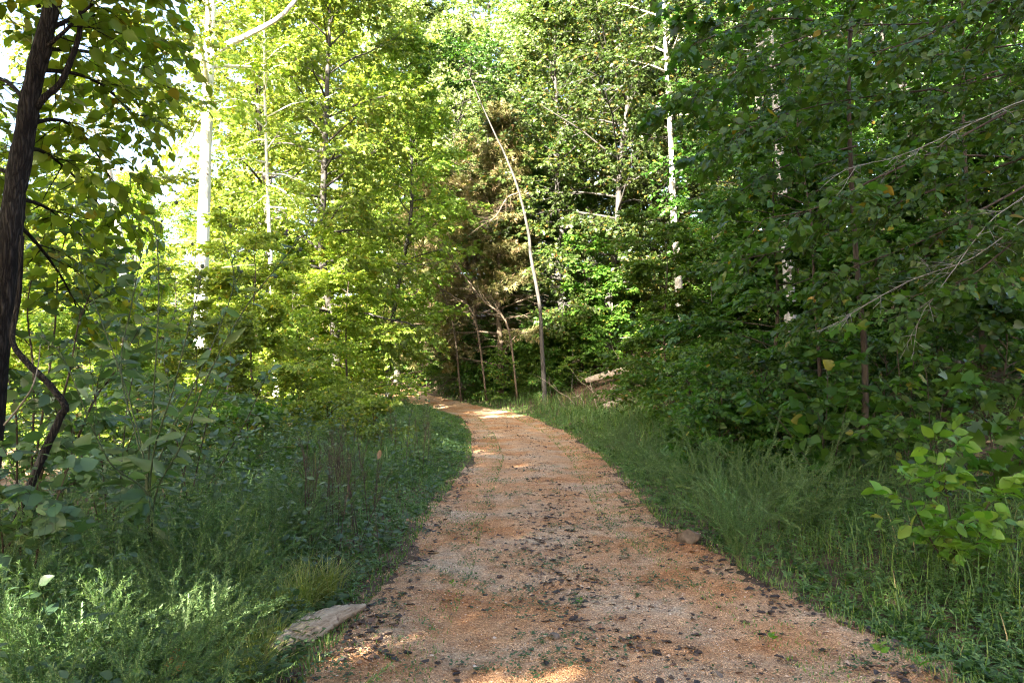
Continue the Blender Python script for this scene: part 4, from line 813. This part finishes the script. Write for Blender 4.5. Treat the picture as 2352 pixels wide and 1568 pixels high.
def dead_leaves():
    rs = np.random.default_rng(97); CG = [curled_leaf(i) for i in range(8)]; CM = [g.mesh('dead_leaf', M['deadleaf']) for g in CG]
    n = 12000; Y = np.exp(rs.uniform(math.log(3.0), math.log(28), n)); s = rs.random(n)
    u = rs.random(n); s = np.where(u < .22, .12 * rs.random(n), np.where(u < .42, 1 - .14 * rs.random(n), s))
    s = np.where(u > .72, .5 + rs.normal(0, .09, n), s)
    X = pl(Y) + (pr(Y) - pl(Y)) * s; kk = rs.random(n) < .25 + .75 * (clump(X * 1.3, Y, 2.1) > .45); X, Y, s, u = X[kk], Y[kk], s[kk], u[kk]; n = len(X)
    sz = .016 + .045 * rs.random(n) ** 2.8
    big = rs.choice(np.where(Y < 11)[0], 300, replace=False); sz[big] = rs.uniform(.04, .08, 300)
    z = path_z(X, Y); g = Geo(); isb = np.zeros(n, bool); isb[big] = True
    for i in range(n):
        th = rs.uniform(0, 6.28); tx, ty = rs.normal(0, .25, 2)
        if isb[i]:
            o = obj('dead_leaf', CM[i % 8], None, (X[i], Y[i], z[i])); o.rotation_euler = (tx * .6, ty * .6, th); o.scale = (sz[i],) * 3
            tag(o, 'curled dark brown dead leaf lying on the gravel path', 'leaf', 'dead leaves scattered on the path')
        else:
            src = CG[i % 8]; c, s_ = math.cos(th), math.sin(th); v = src.v[0] * sz[i]
            g.add(np.stack([v[:, 0] * c - v[:, 1] * s_ + X[i], v[:, 0] * s_ + v[:, 1] * c + Y[i], v[:, 2] + z[i] + v[:, 0] * tx], -1), src.f[0])
    tag(obj('leaf_scraps', g.mesh('leaf_scraps', M['deadleaf'])), 'small dark leaf scraps strewn over the gravel path', 'leaf litter', None, 'stuff')
dead_leaves()
def clover():
    rs = np.random.default_rng(98); n = 3800; Y = np.exp(rs.uniform(math.log(2.9), math.log(14), n)); s = rs.random(n)
    X = pl(Y) + (pr(Y) - pl(Y)) * s; k = rs.random(n) < (.12 + .88 * (clump(X, Y, 2.7) > .62)); X, Y = X[k], Y[k]; m = len(X); K = 7
    z = path_z(X, Y); az = rs.uniform(0, 6.28, (m, K)); rr = rs.uniform(.0, .035, (m, K))
    p = np.stack([X[:, None] + np.cos(az) * rr, Y[:, None] + np.sin(az) * rr, z[:, None] + rs.uniform(.004, .03, (m, K))], -1)
    g = Geo(); leaves_geo(g, 'ovate', p.reshape(-1, 3), np.stack([np.cos(az), np.sin(az), rs.normal(.1, .2, (m, K))], -1).reshape(-1, 3), (UP + rs.normal(0, .3, (m, K, 3))).reshape(-1, 3), rs.uniform(.012, .028, m * K))
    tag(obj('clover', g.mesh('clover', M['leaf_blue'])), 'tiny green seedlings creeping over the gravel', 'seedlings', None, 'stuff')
clover()

# ------------------------------------------------------------------ logs and stones
def log_obj(name, ctrl, rad, label, mat, seed, sides=14, rough=.07, squash=1.0):
    rs = np.random.default_rng(seed); c = np.array(ctrl, float); b = c.mean(0)
    ax = nrm(c[-1] - c[0]); rz = math.atan2(ax[1], ax[0])
    R = np.array([[math.cos(-rz), -math.sin(-rz), 0], [math.sin(-rz), math.cos(-rz), 0], [0, 0, 1]])
    pts = smooth_path((c - b) @ R.T, 36); g = Geo(); tube(g, pts, np.interp(np.linspace(0, 1, 36), np.linspace(0, 1, len(rad)), rad), sides, rough, rs)
    o = obj(name, g.mesh(name, M[mat], True)); o.location = b; o.rotation_euler = (0, 0, rz); o.scale = (1, 1, squash)
    return tag(o, label, 'log')
Yl = 4.9
log_obj('weathered_log', [(PX(632, 4.5), 4.48, .03), (PX(690, 4.75), 4.76, .055), (PX(765, 5.1), 5.1, .06), (PX(838, 5.4), 5.45, .04)], [.055, .085, .075, .088, .075, .06, .045, .018], 'bleached split log half buried at the lower left edge of the path', 'log', 110, 18, .07, 1.0)
bl = on_ground(1350, 33)
fl = [on_ground(px, 33, .25) for px in (1345, 1390, 1440, 1480)]
log_obj('fallen_log', [fl[0] + Vector((0, 0, .25)), fl[1] + Vector((0, 0, .15)), fl[2] + Vector((0, 0, .1)), fl[3]], [.10, .17, .18, .15], 'pale fallen log lying on the slope behind the grass', 'dead_wood', 111)
fl2 = [on_ground(px, 29, .18) for px in (1385, 1405, 1430)]
log_obj('fallen_log', fl2, [.10, .12, .09], 'short pale log end just below the longer fallen log', 'dead_wood', 112)
def brush():
    rs = np.random.default_rng(113)
    for i in range(16):
        px = rs.uniform(1300, 1500); Y = rs.uniform(29, 33); b = on_ground(px, Y); g = Geo(); L = rs.uniform(.8, 2.0); az = rs.uniform(0, 6.28); el = rs.uniform(.2, 1.1)
        d = np.array([math.cos(az) * math.cos(el), math.sin(az) * math.cos(el) * .4, math.sin(el)]); pts = d * L * np.linspace(0, 1, 8)[:, None] + np.cumsum(rs.normal(0, .04, (8, 3)), 0)
        foliate(g, [], pts, .022, .006, rs, 4, L * .4, 2, .2, 0, .1, .4, .0, .3, 5, True)
        tag(obj('dead_branch', g.mesh('dead_branch', M['dead_wood']), None, b), 'bare grey dead branch sticking up around the fallen logs', 'branch', 'dead branches round the fallen logs')
    for px, Y, pts_, lab in [(1190, 34, [(1165, 745), (1110, 690), (1050, 610), (1010, 550)], 'dead sapling leaning left with a fan of brown twigs below the cedars'),
                             (1120, 35, [(1090, 730), (1040, 680), (990, 650), (950, 625)], 'low bare dead sapling leaning over the path bend'),
                             (1060, 37, [(1040, 740), (1000, 640), (960, 560), (930, 520)], 'pale dead sapling with a spray of bare twigs beside the bright maple')]:
        b = on_ground(px, Y); g = Geo()
        c = [(0, 0, -.1)] + [(PX(x, Y) - b.x, 0, ZP(y, Y) - b.z) for x, y in pts_]
        foliate(g, [], smooth_path(c, 16), .05, .012, rs, 26, 1.5, 9, .55, 0, .1, .45, -.05, .3, 6, True)
        tag(obj('dead_sapling', g.mesh('dead_sapling', M['cedar_wood']), None, b), lab, 'dead tree')
    b = leaning.location; g = Geo()
    c = [(PX(x, 33) - b.x, yy, ZP(y, 33) - b.z) for x, y, yy in [(1192, 440, 0), (1165, 455, -.3), (1140, 500, -.6), (1115, 520, -.8)]]
    foliate(g, [], smooth_path(c, 10), .04, .012, rs, 14, 1.1, 6, .45, 0, .1, .4, .2, .2, 6, True)
    obj('dead_limb', g.mesh('dead_limb', M['cedar_wood']), leaning)
brush()
def stone(name, px, Y, s, label, seed, flat=.7, dz=0.0):
    rs = np.random.default_rng(seed); import bmesh
    bm = bmesh.new(); bmesh.ops.create_icosphere(bm, subdivisions=2, radius=1)
    dirs = nrm(rs.normal(size=(8, 3))); off = rs.uniform(.30, .62, 8)
    for v in bm.verts:
        c = np.array(v.co)
        for d, o_ in zip(dirs, off):
            k = c @ d - o_
            if k > 0: c = c - d * k
        v.co = c * (s, s * .8, s * flat)
    me = bpy.data.meshes.new(name); bm.to_mesh(me); bm.free(); me.materials.append(M['stone'])
    x = PX(px, Y); o = obj(name, me, None, (x, Y, float(path_z(np.array(x), np.array(Y))) + s * flat * .35 + dz)); o.rotation_euler = (0, 0, rs.uniform(0, 6))
    return tag(o, label, 'stone')
stone('stone', 1578, 7.6, .16, 'angular grey-brown stone at the right edge of the path', 120, .9, -.02)
for i, (px, Y, s, lab) in enumerate([(1370, 5.65, .035, 'small pale pebble in the middle of the path'), (1050, 4.15, .05, 'flat pinkish stone near the bottom centre of the path'), (1225, 7.6, .03, 'little pale stone in the middle distance of the path'),
                                     (1640, 4.35, .045, 'brownish stone among dead leaves at the lower right of the path'), (1270, 4.9, .05, 'flat reddish stone on the path below the pale pebble')]):
    stone('stone', px, Y, s, lab, 121 + i, .5)

# ------------------------------------------------------------------ small single finds
def single_leaf(px, Y, z, size, label, rot, mat, seed):
    o = obj('fallen_leaf', curled_leaf(seed).mesh('fallen_leaf', mat), None, (PX(px, Y), Y, z)); o.rotation_euler = rot; o.scale = (size,) * 3
    tag(o, label, 'leaf')
M['leaf_rust'] = leaf_mat('rust_leaf', [(0, (.42, .17, .05)), (1, (.50, .24, .08))], transl=(1.2, .8, .5), tfac=.2, rough=.6, vary=.1)
single_leaf(415, 4.0, float(height(PX(415, 4.0), 4.0)) + .16, .17, 'big rusty orange leaf caught low in the weeds at the bottom left', (.5, .2, .4), M['leaf_rust'], 31)
single_leaf(872, 8.2, ZP(1043, 8.2), .10, 'tan dead leaf caught on a dry stalk left of the path', (1.1, .3, .2), M['litter'], 32)
def seedling(px, Y, size, label, seed):
    rs = np.random.default_rng(seed); x = PX(px, Y); b = Vector((x, Y, float(path_z(np.array(x), np.array(Y)))))
    e = empty('seedling', b, label, 'seedling'); g = Geo(); prisms(g, np.zeros((1, 3)), np.array([[0, 0, size]]), np.full(1, .002), np.full(1, .0012)); obj('stem', g.mesh('stem', M['stem']), e)
    n = 6; az = np.arange(n) * 2.4; pos = np.stack([np.zeros(n), np.zeros(n), size * np.linspace(.4, 1, n)], -1); ax = np.stack([np.cos(az), np.sin(az), rs.uniform(.2, .8, n)], -1)
    leaf_objects(e, b, (pos, ax, UP + rs.normal(0, .5, (n, 3)), np.linspace(.8, .5, n) * size), 'ovate', M['leaf_lime'], 20, minpx=0)
for i, (px, Y, sz, lab) in enumerate([(2010, 4.55, .075, 'small yellow-green seedling on the gravel at the lower right'), (2094, 4.3, .09, 'taller yellow-green seedling beside the lower right path edge'), (1040, 6.1, .05, 'tiny green seedling in the left wheel track'),
                                      (1765, 4.9, .05, 'tiny seedling among dead leaves right of the path centre'), (1330, 5.6, .05, 'tiny seedling just left of the pale pebble')]): seedling(px, Y, sz, lab, 140 + i)

# arching tufts of yellowish grass behind the log
M['grass_straw'] = leaf_mat('straw_grass', [(0, (.14, .19, .04)), (.6, (.22, .26, .06)), (1, (.38, .34, .14))], tfac=.35, vary=.1)
def tuft(seed, n=420, H=.42):
    rs = np.random.default_rng(seed); g = Geo(); az = rs.uniform(0, 6.28, n); r = .16 * np.sqrt(rs.random(n)); a0 = rs.uniform(0, 6.28, n)
    p0 = np.stack([np.cos(a0) * r, np.sin(a0) * r, np.full(n, -.02)], -1); d = np.stack([np.cos(az), np.sin(az), np.zeros(n)], -1); sd = np.stack([-np.sin(az), np.cos(az), np.zeros(n)], -1)
    h = (H * rs.uniform(.4, 1.15, n))[:, None]; lean = rs.uniform(.3, 1.1, n)[:, None]; wd = .0028
    def at(t): return p0 + UP * h * (t - .42 * lean * t ** 2.4) + d * h * lean * t ** 1.7
    V = np.stack([p0 - sd * wd, p0 + sd * wd, at(.45) - sd * wd, at(.45) + sd * wd, at(.8) - sd * wd * .6, at(.8) + sd * wd * .6, at(1.0)], 1); o = np.arange(n)[:, None] * 7
    g.add(V, np.concatenate([o + [0, 1, 3, 2], o + [2, 3, 5, 4]]), o + [4, 5, 6]); return g.mesh('grass_tuft', M['grass_straw'])
TF = [tuft(150), tuft(151)]
for i, (px, Y, sc, lab) in enumerate([(735, 5.75, 1.0, 'arching yellow-green grass tuft just behind the upper end of the bleached log'), (668, 5.35, .95, 'yellow-green grass tuft behind the middle of the bleached log'), (600, 4.6, .8, 'small straw-green grass tuft at the lower end of the bleached log'), (560, 4.15, .8, 'low straw-green grass tuft at the bottom left below the log')]):
    o = obj('grass_tuft', TF[i % 2], None, on_ground(px, Y)); o.rotation_euler = (0, 0, i * 1.7); o.scale = (sc,) * 3; tag(o, lab, 'grass tuft', 'grass tufts round the bleached log')
